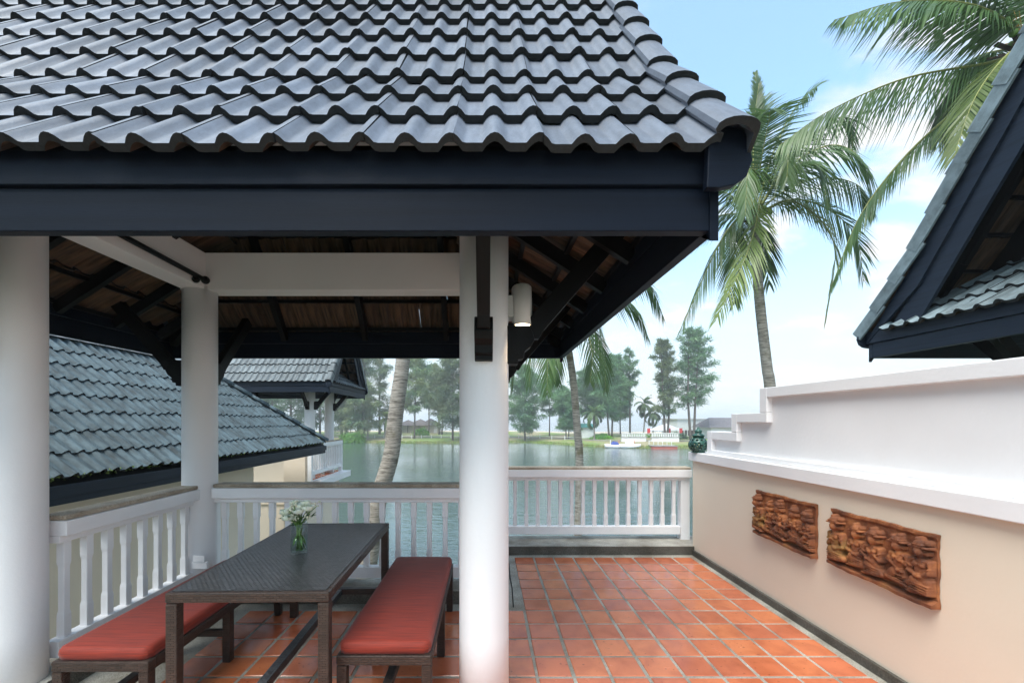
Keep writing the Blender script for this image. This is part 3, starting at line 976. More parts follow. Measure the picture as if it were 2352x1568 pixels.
def cushion(parent, x0, x1, y0, y1, z0, z1, seed):
    """soft flat cushion: rounded corners, gently domed top"""
    mb = MB(); rr = random.Random(seed)
    nx, ny = 18, 40
    h = z1 - z0
    vs, fs = [], []
    def edge(t, L):       # distance to the nearest end
        return min(t, 1 - t) * L
    for j in range(ny + 1):
        for i in range(nx + 1):
            s, t = i / nx, j / ny
            # denser near the borders
            s = 0.5 - 0.5 * math.cos(math.pi * s); t = 0.5 - 0.5 * math.cos(math.pi * t) if True else t
            x, y = x0 + (x1 - x0) * s, y0 + (y1 - y0) * t
            ex, ey = edge(s, x1 - x0), edge(t, y1 - y0)
            q = 0.024
            fx = math.sqrt(max(0, 1 - (1 - min(ex / q, 1)) ** 2)); fy = math.sqrt(max(0, 1 - (1 - min(ey / q, 1)) ** 2))
            # round the plan corners
            cx_ = max(0, q * 1.2 - ex); cy_ = max(0, q * 1.2 - ey)
            dome = 0.004 * min(1, ex / 0.15) * min(1, ey / 0.2)
            z = z0 + h * 0.45 + h * 0.55 * min(fx, fy) + dome + 0.0012 * math.sin(y * 21 + seed) * math.sin(x * 9)
            if cx_ > 0 and cy_ > 0:
                x += math.copysign(1, (x0 + x1) / 2 - x) * cy_ * 0.38; y += math.copysign(1, (y0 + y1) / 2 - y) * cx_ * 0.38
            vs.append((x, y, z))
    W = nx + 1
    for j in range(ny):
        for i in range(nx):
            fs.append((j * W + i, j * W + i + 1, (j + 1) * W + i + 1, (j + 1) * W + i))
    ring = [i for i in range(W)] + [j * W + nx for j in range(1, ny + 1)] + [ny * W + i for i in range(nx - 1, -1, -1)] + [j * W for j in range(ny - 1, 0, -1)]
    b = len(vs)
    cxx, cyy = (x0 + x1) / 2, (y0 + y1) / 2
    for k in ring:
        x, y, z = vs[k]
        vs.append((x + (cxx - x) * 0.012, y + (cyy - y) * 0.004, z0))
    n = len(ring)
    for k in range(n):
        fs.append((ring[k], b + k, b + (k + 1) % n, ring[(k + 1) % n]))
    fs.append(tuple(b + k for k in range(n)))
    mb.add(vs, fs, 0, True)
    return mb.build('cushion', M_fab, parent)

def bench(label, x0, x1, y0, y1):
    B = empty('bench', ((x0 + x1) / 2, (y0 + y1) / 2, 0.008), label, 'bench', 'wicker benches with red cushions')
    lw, zt = 0.052, 0.385
    for (a0, a1, b0, b1) in ((x0, x1, y0, y0 + lw), (x0, x1, y1 - lw, y1), (x0, x0 + lw, y0 + lw + .001, y1 - lw - .001), (x1 - lw, x1, y0 + lw + .001, y1 - lw - .001)):
        MB().box(a0, a1, b0, b1, zt - 0.05, zt).build('seat_rail', M_wick, B, 0.006)
    MB().box(x0 + lw, x1 - lw, y0 + lw, y1 - lw, zt - 0.03, zt - 0.005).build('seat_panel', M_wtop, B)
    ym = (y0 + y1) / 2
    for yy in (y0, ym - lw / 2, y1 - lw):
        for xx in (x0, x1 - lw):
            MB().box(xx + .001, xx + lw - .001, yy + .001, yy + lw - .001, 0.008, zt - 0.051).build('leg', M_wick, B, 0.006)
        MB().box(x0 + lw, x1 - lw, yy + 0.008, yy + lw - 0.008, 0.17, 0.21).build('cross_bar', M_wick, B, 0.004)
    xm = (x0 + x1) / 2
    MB().box(xm - 0.024, xm + 0.024, y0 + lw, y1 - lw, 0.1705, 0.2095).build('stretcher', M_wick, B, 0.004)
    cushion(B, x0 + 0.006, x1 - 0.006, y0 + 0.008, y1 - 0.008, zt + 0.003, zt + 0.062, int(x0 * 10))
    return B
bench('wicker bench with red cushion standing beside the front column', -0.75, -0.275, 2.10, 3.47)
bench('wicker bench with red cushion along the left railing, partly behind the table', -2.112, -1.64, 2.045, 3.40)

TX0, TX1, TY0, TY1, TZT = -1.535, -0.765, 2.0, 3.372, 0.742
T = empty('dining_table', ((TX0 + TX1) / 2, (TY0 + TY1) / 2, 0.008), 'dark brown woven wicker dining table with flower vase on it', 'table')
lw = 0.056
MB().box(TX0 + 0.02, TX1 - 0.02, TY0 + 0.02, TY1 - 0.02, TZT - 0.025, TZT).build('table_top', M_wtop, T)
for (a0, a1, b0, b1) in ((TX0, TX1, TY0, TY0 + lw), (TX0, TX1, TY1 - lw, TY1), (TX0, TX0 + lw, TY0 + lw + .001, TY1 - lw - .001), (TX1 - lw, TX1, TY0 + lw + .001, TY1 - lw - .001)):
    MB().box(a0, a1, b0, b1, TZT - 0.052, TZT - 0.003).build('apron', M_wick, T, 0.007)
for xx in (TX0, TX1 - lw):
    for yy in (TY0, TY1 - lw):
        MB().box(xx + .001, xx + lw - .001, yy + .001, yy + lw - .001, 0.008, TZT - 0.053).build('leg', M_wick, T, 0.007)
for yy in (TY0, TY1 - lw):
    MB().box(TX0 + lw, TX1 - lw, yy + 0.006, yy + lw - 0.006, 0.185, 0.232).build('cross_bar', M_wick, T, 0.004)
xm = (TX0 + TX1) / 2
MB().box(xm - 0.026, xm + 0.026, TY0 + lw, TY1 - lw, 0.1855, 0.2315).build('stretcher', M_wtop, T, 0.004)
T.rotation_euler.z = R(1.2)

# vase and flowers
VXp, VYp = -1.152, 2.593
VA_ = empty('glass_vase', (VXp, VYp, TZT + .001), 'clear glass vase half filled with water on the table', 'vase')
def thin_glass(name, tint, ior):
    m, t, b = new_mat(name); n, l = nodes(t)
    tr = n('ShaderNodeBsdfTransparent'); tr.inputs[0].default_value = (*tint, 1)
    gl = n('ShaderNodeBsdfGlossy'); gl.inputs['Roughness'].default_value = 0.03
    lw = n('ShaderNodeLayerWeight'); lw.inputs[0].default_value = 0.5
    pw = n('ShaderNodeMath'); pw.operation = 'POWER'; pw.inputs[1].default_value = 3.5; l(lw.outputs['Facing'], pw.inputs[0])
    fr = n('ShaderNodeMath'); fr.operation = 'MULTIPLY_ADD'; fr.inputs[1].default_value = (ior - 1) * 0.9; fr.inputs[2].default_value = 0.03; l(pw.outputs[0], fr.inputs[0])
    mx = n('ShaderNodeMixShader'); l(fr.outputs[0], mx.inputs[0]); l(tr.outputs[0], mx.inputs[1]); l(gl.outputs[0], mx.inputs[2])
    l(mx.outputs[0], t.nodes['Material Output'].inputs['Surface'])
    return m
M_glass = thin_glass('clear_glass', (0.94, 0.97, 0.96), 1.45)
mb = MB(); mb.lathe([(0.0, 0.0), (0.046, 0.0), (0.049, 0.003), (0.050, 0.10), (0.050, 0.182), (0.0485, 0.184), (0.047, 0.182), (0.047, 0.014), (0.0, 0.012)], (VXp, VYp, TZT + .001), 40)
mb.build('glass', M_glass, VA_)
m = thin_glass('vase_water', (0.90, 0.95, 0.94), 1.2)
mb = MB(); mb.lathe([(0.0, 0.0125), (0.0466, 0.0145), (0.0466, 0.11), (0.0, 0.11)], (VXp, VYp, TZT + .001), 40)
mb.build('water', m, VA_)
M_stem = mat('flower_stem_green', (0.13, 0.26, 0.045), 0.5, 0.4, 20)
M_leaf = mat('flower_leaf_green', (0.045, 0.12, 0.02), 0.5, 0.4, 20)
M_petal = mat('white_petal', (0.86, 0.87, 0.80), 0.6, 0.12, 30, col2=(0.78, 0.82, 0.62))
M_bud = mat('small_cream_flower', (0.74, 0.72, 0.55), 0.6, 0.3, 60)
FB = empty('flower_bouquet', (VXp, VYp, TZT + 0.02), 'white flowers with green leaves arranged in the glass vase', 'bouquet')
rf = random.Random(21)
def bloom(c, r, name='bloom', m=M_petal):
    mb = MB()
    for ring, (nn, rad, tilt) in enumerate(((7, 1.0, 0.35), (6, 0.8, 0.8), (5, 0.55, 1.1), (4, 0.3, 1.35))):
        for k in range(nn):
            a = 2 * math.pi * k / nn + ring * 0.5 + rf.uniform(-.2, .2)
            d = Vector((math.cos(a), math.sin(a), 0)); s = Vector((-math.sin(a), math.cos(a), 0)); up = Vector((0, 0, 1))
            L = r * rad * rf.uniform(0.9, 1.1)
            p0 = Vector(c) - up * r * 0.5
            o1 = p0 + (d * math.cos(tilt) + up * math.sin(tilt)) * L * 0.75
            o2 = p0 + (d * math.cos(tilt + .45) + up * math.sin(tilt + .45)) * L * 1.25
            ww = L * 0.62
            mb.add([p0, o1 - s * ww, o1 + d * L * .12, o1 + s * ww, o2 - s * ww * .55, o2 + d * L * .1, o2 + s * ww * .55], [(0, 1, 2), (0, 2, 3), (1, 4, 5, 2), (2, 5, 6, 3)], 0, True)
    return mb.build(name, m, FB, fix=False)
tops = []
for (ox, oy, oz, r) in ((-0.075, -0.02, 0.255, .036), (-0.05, -0.045, 0.225, .036), (-0.085, 0.02, 0.235, .03), (0.0, -0.01, 0.285, .04), (0.03, 0.02, 0.30, .036), (0.055, -0.01, 0.275, .034), (-0.04, 0.03, 0.30, .034), (0.01, -0.04, 0.262, .032), (0.0, 0.05, 0.29, .034)):
    p = Vector((VXp + ox, VYp + oy, TZT + oz)); tops.append(p); bloom(p, r)
for k in range(10):
    ang = rf.uniform(0, 6.28); q = rf.uniform(0.05, 0.095)
    p = Vector((VXp + q * math.cos(ang), VYp + q * math.sin(ang) * .7, TZT + rf.uniform(0.22, 0.325))) if k else Vector((VXp + 0.115, VYp, TZT + 0.305))
    mb = MB()
    for j in range(9):
        mb.ball(p + Vector((rf.uniform(-.016, .016), rf.uniform(-.016, .016), rf.uniform(-.016, .016))), rf.uniform(.004, .007), 6, 4)
    mb.build('small_flower', M_bud, FB); tops.append(p)
neck = Vector((VXp, VYp, TZT + 0.15))
for p in tops:
    foot_ = Vector((VXp + rf.uniform(-.026, .026), VYp + rf.uniform(-.026, .026), TZT + 0.02))
    nk = neck + Vector((rf.uniform(-.014, .014), rf.uniform(-.014, .014), 0))
    mid_ = nk.lerp(p, 0.55) + Vector((0, 0, 0.01))
    MB().tube([foot_, nk, mid_, p - Vector((0, 0, .012))], 0.0026, 6).build('stem', M_stem, FB)
for k in range(46):
    ang = rf.uniform(0, 6.28); q = rf.uniform(0.005, 0.085)
    c = Vector((VXp + q * math.cos(ang), VYp + q * math.sin(ang) * .8, TZT + 0.175 + q * 0.6 + rf.uniform(-.015, .03)))
    d = Vector((math.cos(ang), math.sin(ang), rf.uniform(-.1, .9))).normalized(); s = d.cross(Vector((0, 0, 1))).normalized()
    L = rf.uniform(.03, .05)
    MB().add([c, c + d * L * .5 + s * L * .26, c + d * L, c + d * L * .5 - s * L * .26, c + d * L * .5 + Vector((0, 0, .005))], [(0, 1, 4), (1, 2, 4), (2, 3, 4), (3, 0, 4)], 0, True).build('leaf', M_leaf, FB, fix=False)
for k in range(4):
    ang = k * 1.7 + .4
    c = Vector((VXp + .008 * math.cos(ang), VYp + .008 * math.sin(ang), TZT + 0.125)); d = Vector((math.cos(ang) * .4, math.sin(ang) * .25, -1)).normalized(); s = Vector((-math.sin(ang) * .5, math.cos(ang), 0)).normalized()
    L = .085
    s = Vector((1, 0.2, 0)).normalized()
    MB().add([c, c + d * L * .55 + s * .009, c + d * L, c + d * L * .55 - s * .009], [(0, 1, 2, 3)], 0, True).build('leaf', M_stem, FB, fix=False)

# ------------------------------------------------------------------ lantern
m, t, b = new_mat('green_glaze'); n, l = nodes(t)
b.inputs['Base Color'].default_value = (0.035, 0.13, 0.10, 1); b.inputs['Roughness'].default_value = 0.18
tcn = n('ShaderNodeTexCoord'); nn = n('ShaderNodeTexNoise'); nn.inputs['Scale'].default_value = 14
l(tcn.outputs['Object'], nn.inputs['Vector']); rr = n('ShaderNodeValToRGB')
rr.color_ramp.elements[0].color = (0.010, 0.040, 0.034, 1); rr.color_ramp.elements[1].color = (0.045, 0.13, 0.10, 1); rr.color_ramp.elements[0].position = .35; rr.color_ramp.elements[1].position = .68
l(nn.outputs['Fac'], rr.inputs[0]); l(rr.outputs[0], b.inputs['Base Color'])
M_glaze = m
LNX, LNY, LNZ = 2.405, 4.80, 1.195
LN = empty('ceramic_lantern', (LNX, LNY, LNZ), 'green glazed pierced ceramic lantern on the wall ledge', 'lantern')
bm_v, bm_f = [], []
nu, nv = 40, 18
def rad(t): return 0.066 + 0.046 * math.sin(math.pi * t) ** 0.8 - 0.012 * t
rows_ = [(rad(i / nv), 0.015 + 0.155 * i / nv) for i in range(nv + 1)]
mb = MB()
vs = []
for r_, z_ in rows_:
    for k in range(nu):
        a = 2 * math.pi * k / nu
        vs.append((LNX + r_ * math.cos(a), LNY + r_ * math.sin(a), LNZ + z_))
fs = []
for i in range(nv):
    for k in range(nu):
        hole = False
        if 2 <= i <= 11:
            q = k % 10
            hole = q not in (0, 5) and ((math.sin(i * 1.35 + q * 1.9 + 0.5) + math.cos(q * 2.2 - i * 0.9)) > 0.15)
        elif 14 <= i <= 15:
            hole = k % 4 in (1, 2)
        if not hole:
            k2 = (k + 1) % nu
            fs.append((i * nu + k, i * nu + k2, (i + 1) * nu + k2, (i + 1) * nu + k))
mb.add(vs, fs, 0, True)
o = mb.build('pierced_body', M_glaze, LN); sm = o.modifiers.new('thick', 'SOLIDIFY'); sm.thickness = 0.012; sm.offset = -1
mb = MB(); mb.lathe([(0.0, 0.0), (0.072, 0.0), (0.070, 0.016), (0.0, 0.017)], (LNX, LNY, LNZ), 36); mb.build('foot', M_glaze, LN)
mb = MB(); mb.lathe([(0.0, 0.168), (0.058, 0.168), (0.060, 0.182), (0.066, 0.187), (0.068, 0.196), (0.056, 0.207), (0.036, 0.214), (0.037, 0.232), (0.042, 0.240), (0.036, 0.252), (0.020, 0.262), (0.012, 0.268), (0.013, 0.276), (0.006, 0.288), (0.0, 0.292)], (LNX, LNY, LNZ), 36)
mb.build('lid', M_glaze, LN)

# ------------------------------------------------------------------ carved reliefs
def clay_mat():
    m, t, b = new_mat('carved_terracotta'); n, l = nodes(t)
    tcn = n('ShaderNodeTexCoord')
    nn = n('ShaderNodeTexNoise'); nn.inputs['Scale'].default_value = 9; nn.inputs['Detail'].default_value = 7
    l(tcn.outputs['Object'], nn.inputs['Vector'])
    rr = n('ShaderNodeValToRGB'); rr.color_ramp.elements[0].position = 0.32; rr.color_ramp.elements[0].color = (0.075, 0.023, 0.010, 1)
    rr.color_ramp.elements[1].position = 0.68; rr.color_ramp.elements[1].color = (0.38, 0.140, 0.045, 1)
    e = rr.color_ramp.elements.new(0.5); e.color = (0.20, 0.062, 0.021, 1)
    l(nn.outputs['Fac'], rr.inputs[0])
    n2 = n('ShaderNodeTexNoise'); n2.inputs['Scale'].default_value = 4
    l(tcn.outputs['Object'], n2.inputs['Vector'])
    r2 = n('ShaderNodeValToRGB'); r2.color_ramp.elements[0].position = 0.56; r2.color_ramp.elements[0].color = (0, 0, 0, 1)
    r2.color_ramp.elements[1].position = 0.72; r2.color_ramp.elements[1].color = (0.6, 0.6, 0.6, 1)
    l(n2.outputs['Fac'], r2.inputs[0])
    mx = n('ShaderNodeMix'); mx.data_type = 'RGBA'; l(r2.outputs[0], mx.inputs['Factor']); l(rr.outputs[0], mx.inputs[6]); mx.inputs[7].default_value = (0.19, 0.14, 0.03, 1)
    l(mx.outputs[2], b.inputs['Base Color']); b.inputs['Roughness'].default_value = 0.85
    n3 = n('ShaderNodeTexNoise'); n3.inputs['Scale'].default_value = 90; n3.inputs['Detail'].default_value = 5
    l(tcn.outputs['Object'], n3.inputs['Vector'])
    bp = n('ShaderNodeBump'); bp.inputs['Strength'].default_value = 0.5; bp.inputs['Distance'].default_value = 0.004
    l(n3.outputs['Fac'], bp.inputs['Height']); l(bp.outputs[0], b.inputs['Normal'])
    return m
M_clay = clay_mat()

def field(prims, u, v):
    h = np.full(u.shape, -1.0)
    for p in prims:
        if p[0] == 'e':
            _, cu, cv, ru, rv_, hh, base, rot = p
            c, s = math.cos(rot), math.sin(rot)
            a = ((u - cu) * c + (v - cv) * s) / ru; b_ = (-(u - cu) * s + (v - cv) * c) / rv_
            q = a * a + b_ * b_
            z = np.where(q < 1, base + hh * np.sqrt(np.clip(1 - q, 0, 1)), -1)
        else:
            _, u0, v0, u1, v1, r0, r1, base = p
            du, dv_ = u1 - u0, v1 - v0
            t_ = np.clip(((u - u0) * du + (v - v0) * dv_) / (du * du + dv_ * dv_ + 1e-9), 0, 1)
            r_ = r0 + (r1 - r0) * t_
            dist = np.hypot(u - u0 - du * t_, v - v0 - dv_ * t_)
            z = np.where(dist < r_, base + np.sqrt(np.clip(r_ * r_ - dist * dist, 0, None)), -1)
        h = np.maximum(h, z)
    return h

def figure(cu, foot_v, s, rr, kind):
    """prims of one seated or kneeling carved figure, s = scale, head on top"""
    L = lambda x: cu + x * s
    H = lambda z: foot_v + z * s
    p = []
    fl = rr.choice([-1, 1])
    tilt = rr.uniform(-.25, .25)
    # torso, shoulders, belly, hips
    p += [('e', L(0), H(.155), .038 * s, .062 * s, .030 * s, .014 * s, tilt * .4), ('e', L(.0), H(.195), .052 * s, .022 * s, .026 * s, .016 * s, tilt * .3), ('e', L(.004 * fl), H(.105), .044 * s, .036 * s, .032 * s, .012 * s, 0)]
    for q in (-1, 1):
        p.append(('e', L(q * .018), H(.178), .017 * s, .016 * s, .018 * s, .034 * s, 0))
    # neck and head
    hx, hz = .012 * fl * rr.uniform(0, 1), .252
    p += [('c', L(0), H(.205), L(hx), H(.235), .013 * s, .013 * s, .03 * s), ('e', L(hx), H(hz), .026 * s, .033 * s, .034 * s, .032 * s, tilt)]
    p += [('e', L(hx + .004 * fl), H(hz - .002), .005 * s, .011 * s, .012 * s, .062 * s, tilt), ('e', L(hx - .010), H(hz + .006), .006 * s, .003 * s, .005 * s, .060 * s, 0), ('e', L(hx + .011), H(hz + .006), .006 * s, .003 * s, .005 * s, .060 * s, 0), ('e', L(hx + .002 * fl), H(hz - .017), .009 * s, .0035 * s, .006 * s, .058 * s, 0)]
    for q in (-1, 1):
        p.append(('e', L(hx + q * .029), H(hz - .006), .007 * s, .015 * s, .012 * s, .028 * s, 0))
    # headdress
    p += [('e', L(hx), H(hz + .027), .034 * s, .009 * s, .020 * s, .042 * s, tilt), ('e', L(hx), H(hz + .043), .030 * s, .022 * s, .026 * s, .034 * s, tilt), ('e', L(hx - .01 * fl), H(hz + .066), .015 * s, .014 * s, .018 * s, .03 * s, 0)]
    for k in range(5):
        p.append(('e', L(hx + (k - 2) * .013), H(hz + .038), .0055 * s, .0055 * s, .010 * s, .056 * s, 0))
    if kind:
        p += [('c', L(hx - .045), H(hz + .024), L(hx + .045), H(hz + .026), .008 * s, .007 * s, .05 * s), ('e', L(hx + .034 * fl), H(hz + .05), .013 * s, .016 * s, .014 * s, .03 * s, .4)]
    # arms
    for q in (-1, 1):
        ex, ez = q * (.066 + rr.uniform(-.008, .012)), .135 + rr.uniform(-.02, .02)
        wx, wz = q * rr.uniform(-.012, .035), .125 + rr.uniform(-.03, .045)
        p += [('c', L(q * .047), H(.195), L(ex), H(ez), .0165 * s, .0135 * s, .024 * s), ('c', L(ex), H(ez), L(wx), H(wz), .0135 * s, .010 * s, .034 * s), ('e', L(wx), H(wz), .014 * s, .011 * s, .012 * s, .044 * s, 0)]
        for k in range(3):
            p.append(('c', L(wx), H(wz), L(wx - q * .018 + k * .004), H(wz + .012 - k * .009), .0045 * s, .0035 * s, .05 * s))
        p.append(('e', L(q * .052), H(.165), .019 * s, .006 * s, .014 * s, .034 * s, q * .6))
    # folded legs
    p += [('c', L(-.03), H(.085), L(.075 * fl + .0), H(.045), .030 * s, .022 * s, .020 * s), ('c', L(.075 * fl), H(.045), L(-.045 * fl), H(.022), .020 * s, .014 * s, .030 * s), ('c', L(.03), H(.085), L(-.075 * fl), H(.055), .028 * s, .020 * s, .014 * s), ('e', L(-.055 * fl), H(.018), .022 * s, .010 * s, .014 * s, .032 * s, 0)]
    for k in range(4):   # folds of the skirt and necklace
        p.append(('c', L(-.05), H(.075 - k * .012), L(.05), H(.07 - k * .014), .0035 * s, .0035 * s, .047 * s))
    for k in range(7):
        a = math.pi * (k / 6)
        p.append(('e', L(.026 * math.cos(a)), H(.203 - .022 * math.sin(a)), .0045 * s, .0045 * s, .006 * s, .046 * s, 0))
    return p

def relief(label, yfar, ynear, z0, z1, seed, kind, nfig):
    rr = random.Random(seed)
    W, Hh = yfar - ynear, z1 - z0
    face = WX - 0.004
    G = empty('carved_relief', (face, (yfar + ynear) / 2, z0), label, 'relief', 'carved terracotta reliefs on the cream wall')
    # slab with an uneven outline
    nU, nV = 40, 22
    mb = MB(); vs = []; fs = []
    def warp(u, v):
        eu = 0.003 * math.sin(v * 33 + seed) + 0.0015 * math.sin(v * 87)
        ev = 0.003 * math.sin(u * 17 + seed) + 0.0015 * math.sin(u * 61)
        return u + eu * (1 if u > W / 2 else -1) * abs(u - W / 2) / W * 2, v + (ev - (0.02 * u / W if v < Hh / 2 else 0)) * abs(v - Hh / 2) / Hh * 2
    for j in range(nV + 1):
        for i in range(nU + 1):
            u, v = W * i / nU, Hh * j / nV
            uu, vv = warp(u, v)
            h = 0.014 + 0.002 * math.sin(u * 70) * math.sin(v * 61) + rr.uniform(-.001, .001)
            if v > Hh * 0.95 : h += 0.010
            if v < Hh * 0.09: h += 0.040
            vs.append((face - h, yfar - uu, z0 + vv))
    q = len(vs)
    for j in range(nV + 1):
        for i in range(nU + 1):
            uu, vv = warp(W * i / nU, Hh * j / nV)
            vs.append((face, yfar - uu, z0 + vv))
    Wd = nU + 1
    for j in range(nV):
        for i in range(nU):
            a = j * Wd + i
            fs.append((a, a + 1, a + Wd + 1, a + Wd))
    ring = [i for i in range(Wd)] + [j * Wd + nU for j in range(1, nV + 1)] + [nV * Wd + i for i in range(nU - 1, -1, -1)] + [j * Wd for j in range(nV - 1, 0, -1)]
    for k in range(len(ring)):
        a, c = ring[k], ring[(k + 1) % len(ring)]
        fs.append((a, q + a, q + c, c))
    mb.add(vs, fs, 0, False)
    mb.build('backing_slab', M_clay, G)
    # figures, each its own carved piece
    step = 0.0034
    for f in range(nfig):
        s = (Hh * 0.90) / 0.335 * rr.uniform(0.92, 1.0)
        cu = W * (0.09 + 0.82 * f / (nfig - 1)) + rr.uniform(-.012, .012)
        fv = Hh * 0.05 + (Hh * 0.03 if f % 2 else 0)
        if f % 2: s *= 0.93
        pr = figure(cu, fv, s, rr, kind)
        ext = 0.115 * s
        us = np.arange(max(-0.01, cu - ext), min(W + 0.01, cu + ext), step); vv_ = np.arange(0.0, Hh * 1.0, step)
        U_, V_ = np.meshgrid(us, vv_)
        h = field(pr, U_, V_)
        ok = (h > 0) & (U_ > 0.002) & (U_ < W - 0.006) & (V_ < Hh - 0.008)
        h2 = np.where(ok, h, 0.0)
        # soften
        for _ in range(1):
            pz = np.pad(h2, 1, mode='edge')
            h2 = 0.5 * h2 + 0.125 * (pz[:-2, 1:-1] + pz[2:, 1:-1] + pz[1:-1, :-2] + pz[1:-1, 2:])
        lift = 0.006 if f % 2 else 0.012
        X_ = face - 0.008 - h2 * 0.9 - lift
        X_ = np.where(ok, X_, face - 0.016)
        idx = np.arange(U_.size).reshape(U_.shape)
        keep = (h2[:-1, :-1] + h2[1:, :-1] + h2[:-1, 1:] + h2[1:, 1:]) > 0.002
        quads = np.stack([idx[:-1, :-1], idx[:-1, 1:], idx[1:, 1:], idx[1:, :-1]], -1)[keep]
        used = np.unique(quads); remap = -np.ones(U_.size, int); remap[used] = np.arange(len(used))
        P_ = np.stack([X_, yfar - U_, z0 + V_], -1).reshape(-1, 3)[used]
        mb = MB(); mb.add([tuple(p) for p in P_], [tuple(f_) for f_ in remap[quads]], 0, True)
        mb.build('carved_figure', M_clay, G, fix=True)
    return G
relief('smaller looking carved relief of seated figures, farther along the wall', 3.73, 3.06, 0.572, 0.945, 3, 0, 5)
relief('carved relief of figures in tall headdresses, nearer along the wall', 2.915, 2.235, 0.575, 0.947, 8, 1, 5)
#@@PART2
# ------------------------------------------------------------------ water, ground, far shore
WZ = -3.45
def water_mat():
    m, t, b = new_mat('lake_water'); n, l = nodes(t)
    b.inputs['Base Color'].default_value = (0.066, 0.100, 0.095, 1)
    b.inputs['Roughness'].default_value = 0.07; b.inputs['IOR'].default_value = 1.48
    tcn = n('ShaderNodeTexCoord')
    m1 = n('ShaderNodeMapping'); m1.inputs['Scale'].default_value = (0.55, 1.0, 1)
    m1.inputs['Rotation'].default_value = (0, 0, 0.35)
    l(tcn.outputs['Object'], m1.inputs[0])
    n1 = n('ShaderNodeTexNoise'); n1.inputs['Scale'].default_value = 2.2; n1.inputs['Detail'].default_value = 5; n1.inputs['Roughness'].default_value = 0.55
    l(m1.outputs[0], n1.inputs['Vector'])
    n2 = n('ShaderNodeTexNoise'); n2.inputs['Scale'].default_value = 0.06; n2.inputs['Detail'].default_value = 3
    l(tcn.outputs['Object'], n2.inputs['Vector'])
    mr = n('ShaderNodeMapRange'); mr.inputs['From Min'].default_value = 0.3; mr.inputs['From Max'].default_value = 0.7; mr.inputs['To Min'].default_value = 0.2; mr.inputs['To Max'].default_value = 1.0
    l(n2.outputs['Fac'], mr.inputs['Value'])
    mu = n('ShaderNodeMath'); mu.operation = 'MULTIPLY'; l(n1.outputs['Fac'], mu.inputs[0]); l(mr.outputs[0], mu.inputs[1])
    bp = n('ShaderNodeBump'); bp.inputs['Strength'].default_value = 0.9; bp.inputs['Distance'].default_value = 0.085
    l(mu.outputs[0], bp.inputs['Height']); l(bp.outputs[0], b.inputs['Normal'])
    return m
mb = MB(); mb.add([(-9000, -60, WZ), (9000, -60, WZ), (9000, 12000, WZ), (-9000, 12000, WZ)], [(0, 1, 2, 3)])
tag(mb.build('lake', water_mat()), kind='structure')

M_grass = mat('lawn', (0.15, 0.215, 0.05), 0.9, 0.4, 0.12, 0.5, 9, col2=(0.27, 0.235, 0.13), lo=0.40, hi=0.56)
M_bank = mat('garden_ground', (0.06, 0.10, 0.03), 0.95, 0.5, 1.5, 0.6, 12)
M_sand = mat('beach_sand', (0.50, 0.43, 0.34), 0.95, 0.2, 0.3, 0.3, 8)
mb = MB(); mb.box(-60, 60, -40, 9.6, GZ - 1.2, GZ)
tag(mb.build('garden_ground', M_bank), kind='structure')

def shore_y(X):
    t = min(1, max(0, (X - 8) / 17.0)); t = t * t * (3 - 2 * t)
    return 97 - 18 * t + 1.2 * math.sin(X * 0.13) + 0.5 * math.sin(X * 0.41)
def shore_z(u):
    pts = [(-3, WZ - .6), (0, WZ - 0.02), (0.8, WZ + 0.28), (6, WZ + 0.75), (16, -2.25), (36, -1.75), (52, -1.7), (60, -2.2), (80, WZ - .3)]
    for (a, za), (b, zb) in zip(pts, pts[1:]):
        if a <= u <= b: return za + (zb - za) * (u - a) / (b - a)
    return pts[-1][1]
us = [-3, -1, 0, 0.4, 0.8, 2, 4, 6, 10, 16, 24, 36, 44, 52, 56, 60, 70, 80]
xs = [-190 + i * 3.5 for i in range(110)]
rg = random.Random(4)
vs, fs, ms = [], [], []
for x in xs:
    for u in us:
        vs.append((x, shore_y(x) + u, shore_z(u) + (rg.uniform(-.06, .06) if 1 < u < 52 else 0)))
for i in range(len(xs) - 1):
    for j in range(len(us) - 1):
        a = i * len(us) + j; b = a + len(us)
        fs.append((a, b, b + 1, a + 1)); ms.append(1 if us[j] >= 36 else 0)
mb = MB(); mb.add(vs, fs, 0, True); mb.m = ms
tag(mb.build('far_shore', [M_grass, M_sand]), kind='structure')
def ground_at(x, y):
    return shore_z(y - shore_y(x))
# sandy path along the far shore
mb = MB(); pv = []
for x in xs[30:100]:
    for u in (8.6, 10.4):
        pv.append((x, shore_y(x) + u, max(shore_z(u), shore_z(u)) + 0.09))
mb.add(pv, [(2 * i, 2 * i + 2, 2 * i + 3, 2 * i + 1) for i in range(len(pv) // 2 - 1)])
tag(mb.build('shore_path', mat('path_paving', (0.24, 0.22, 0.21), 0.9, 0.2, 1)), kind='structure')
# long grass at the water's edge
M_reed = mat('shore_grass', (0.17, 0.27, 0.045), 0.9, 0.5, 0.4, col2=(0.24, 0.24, 0.09))
rg = random.Random(9); vs, fs = [], []
for q in range(9000):
    x = rg.uniform(-75, 75); u = rg.uniform(-0.25, 0.9) ; y = shore_y(x) + u
    z = shore_z(u); h = rg.uniform(.15, .5); a = rg.uniform(0, 3.14); wd = rg.uniform(.05, .12)
    b = len(vs)
    vs += [(x - wd * math.cos(a), y - wd * math.sin(a), z - .03), (x + wd * math.cos(a), y + wd * math.sin(a), z - .03), (x + rg.uniform(-.15, .15), y, z + h)]
    fs.append((b, b + 1, b + 2))
mb = MB(); mb.add(vs, fs)
tag(mb.build('shore_grass', M_reed, fix=False), 'fringe of long grass along the far water line', 'grass', kind='stuff')

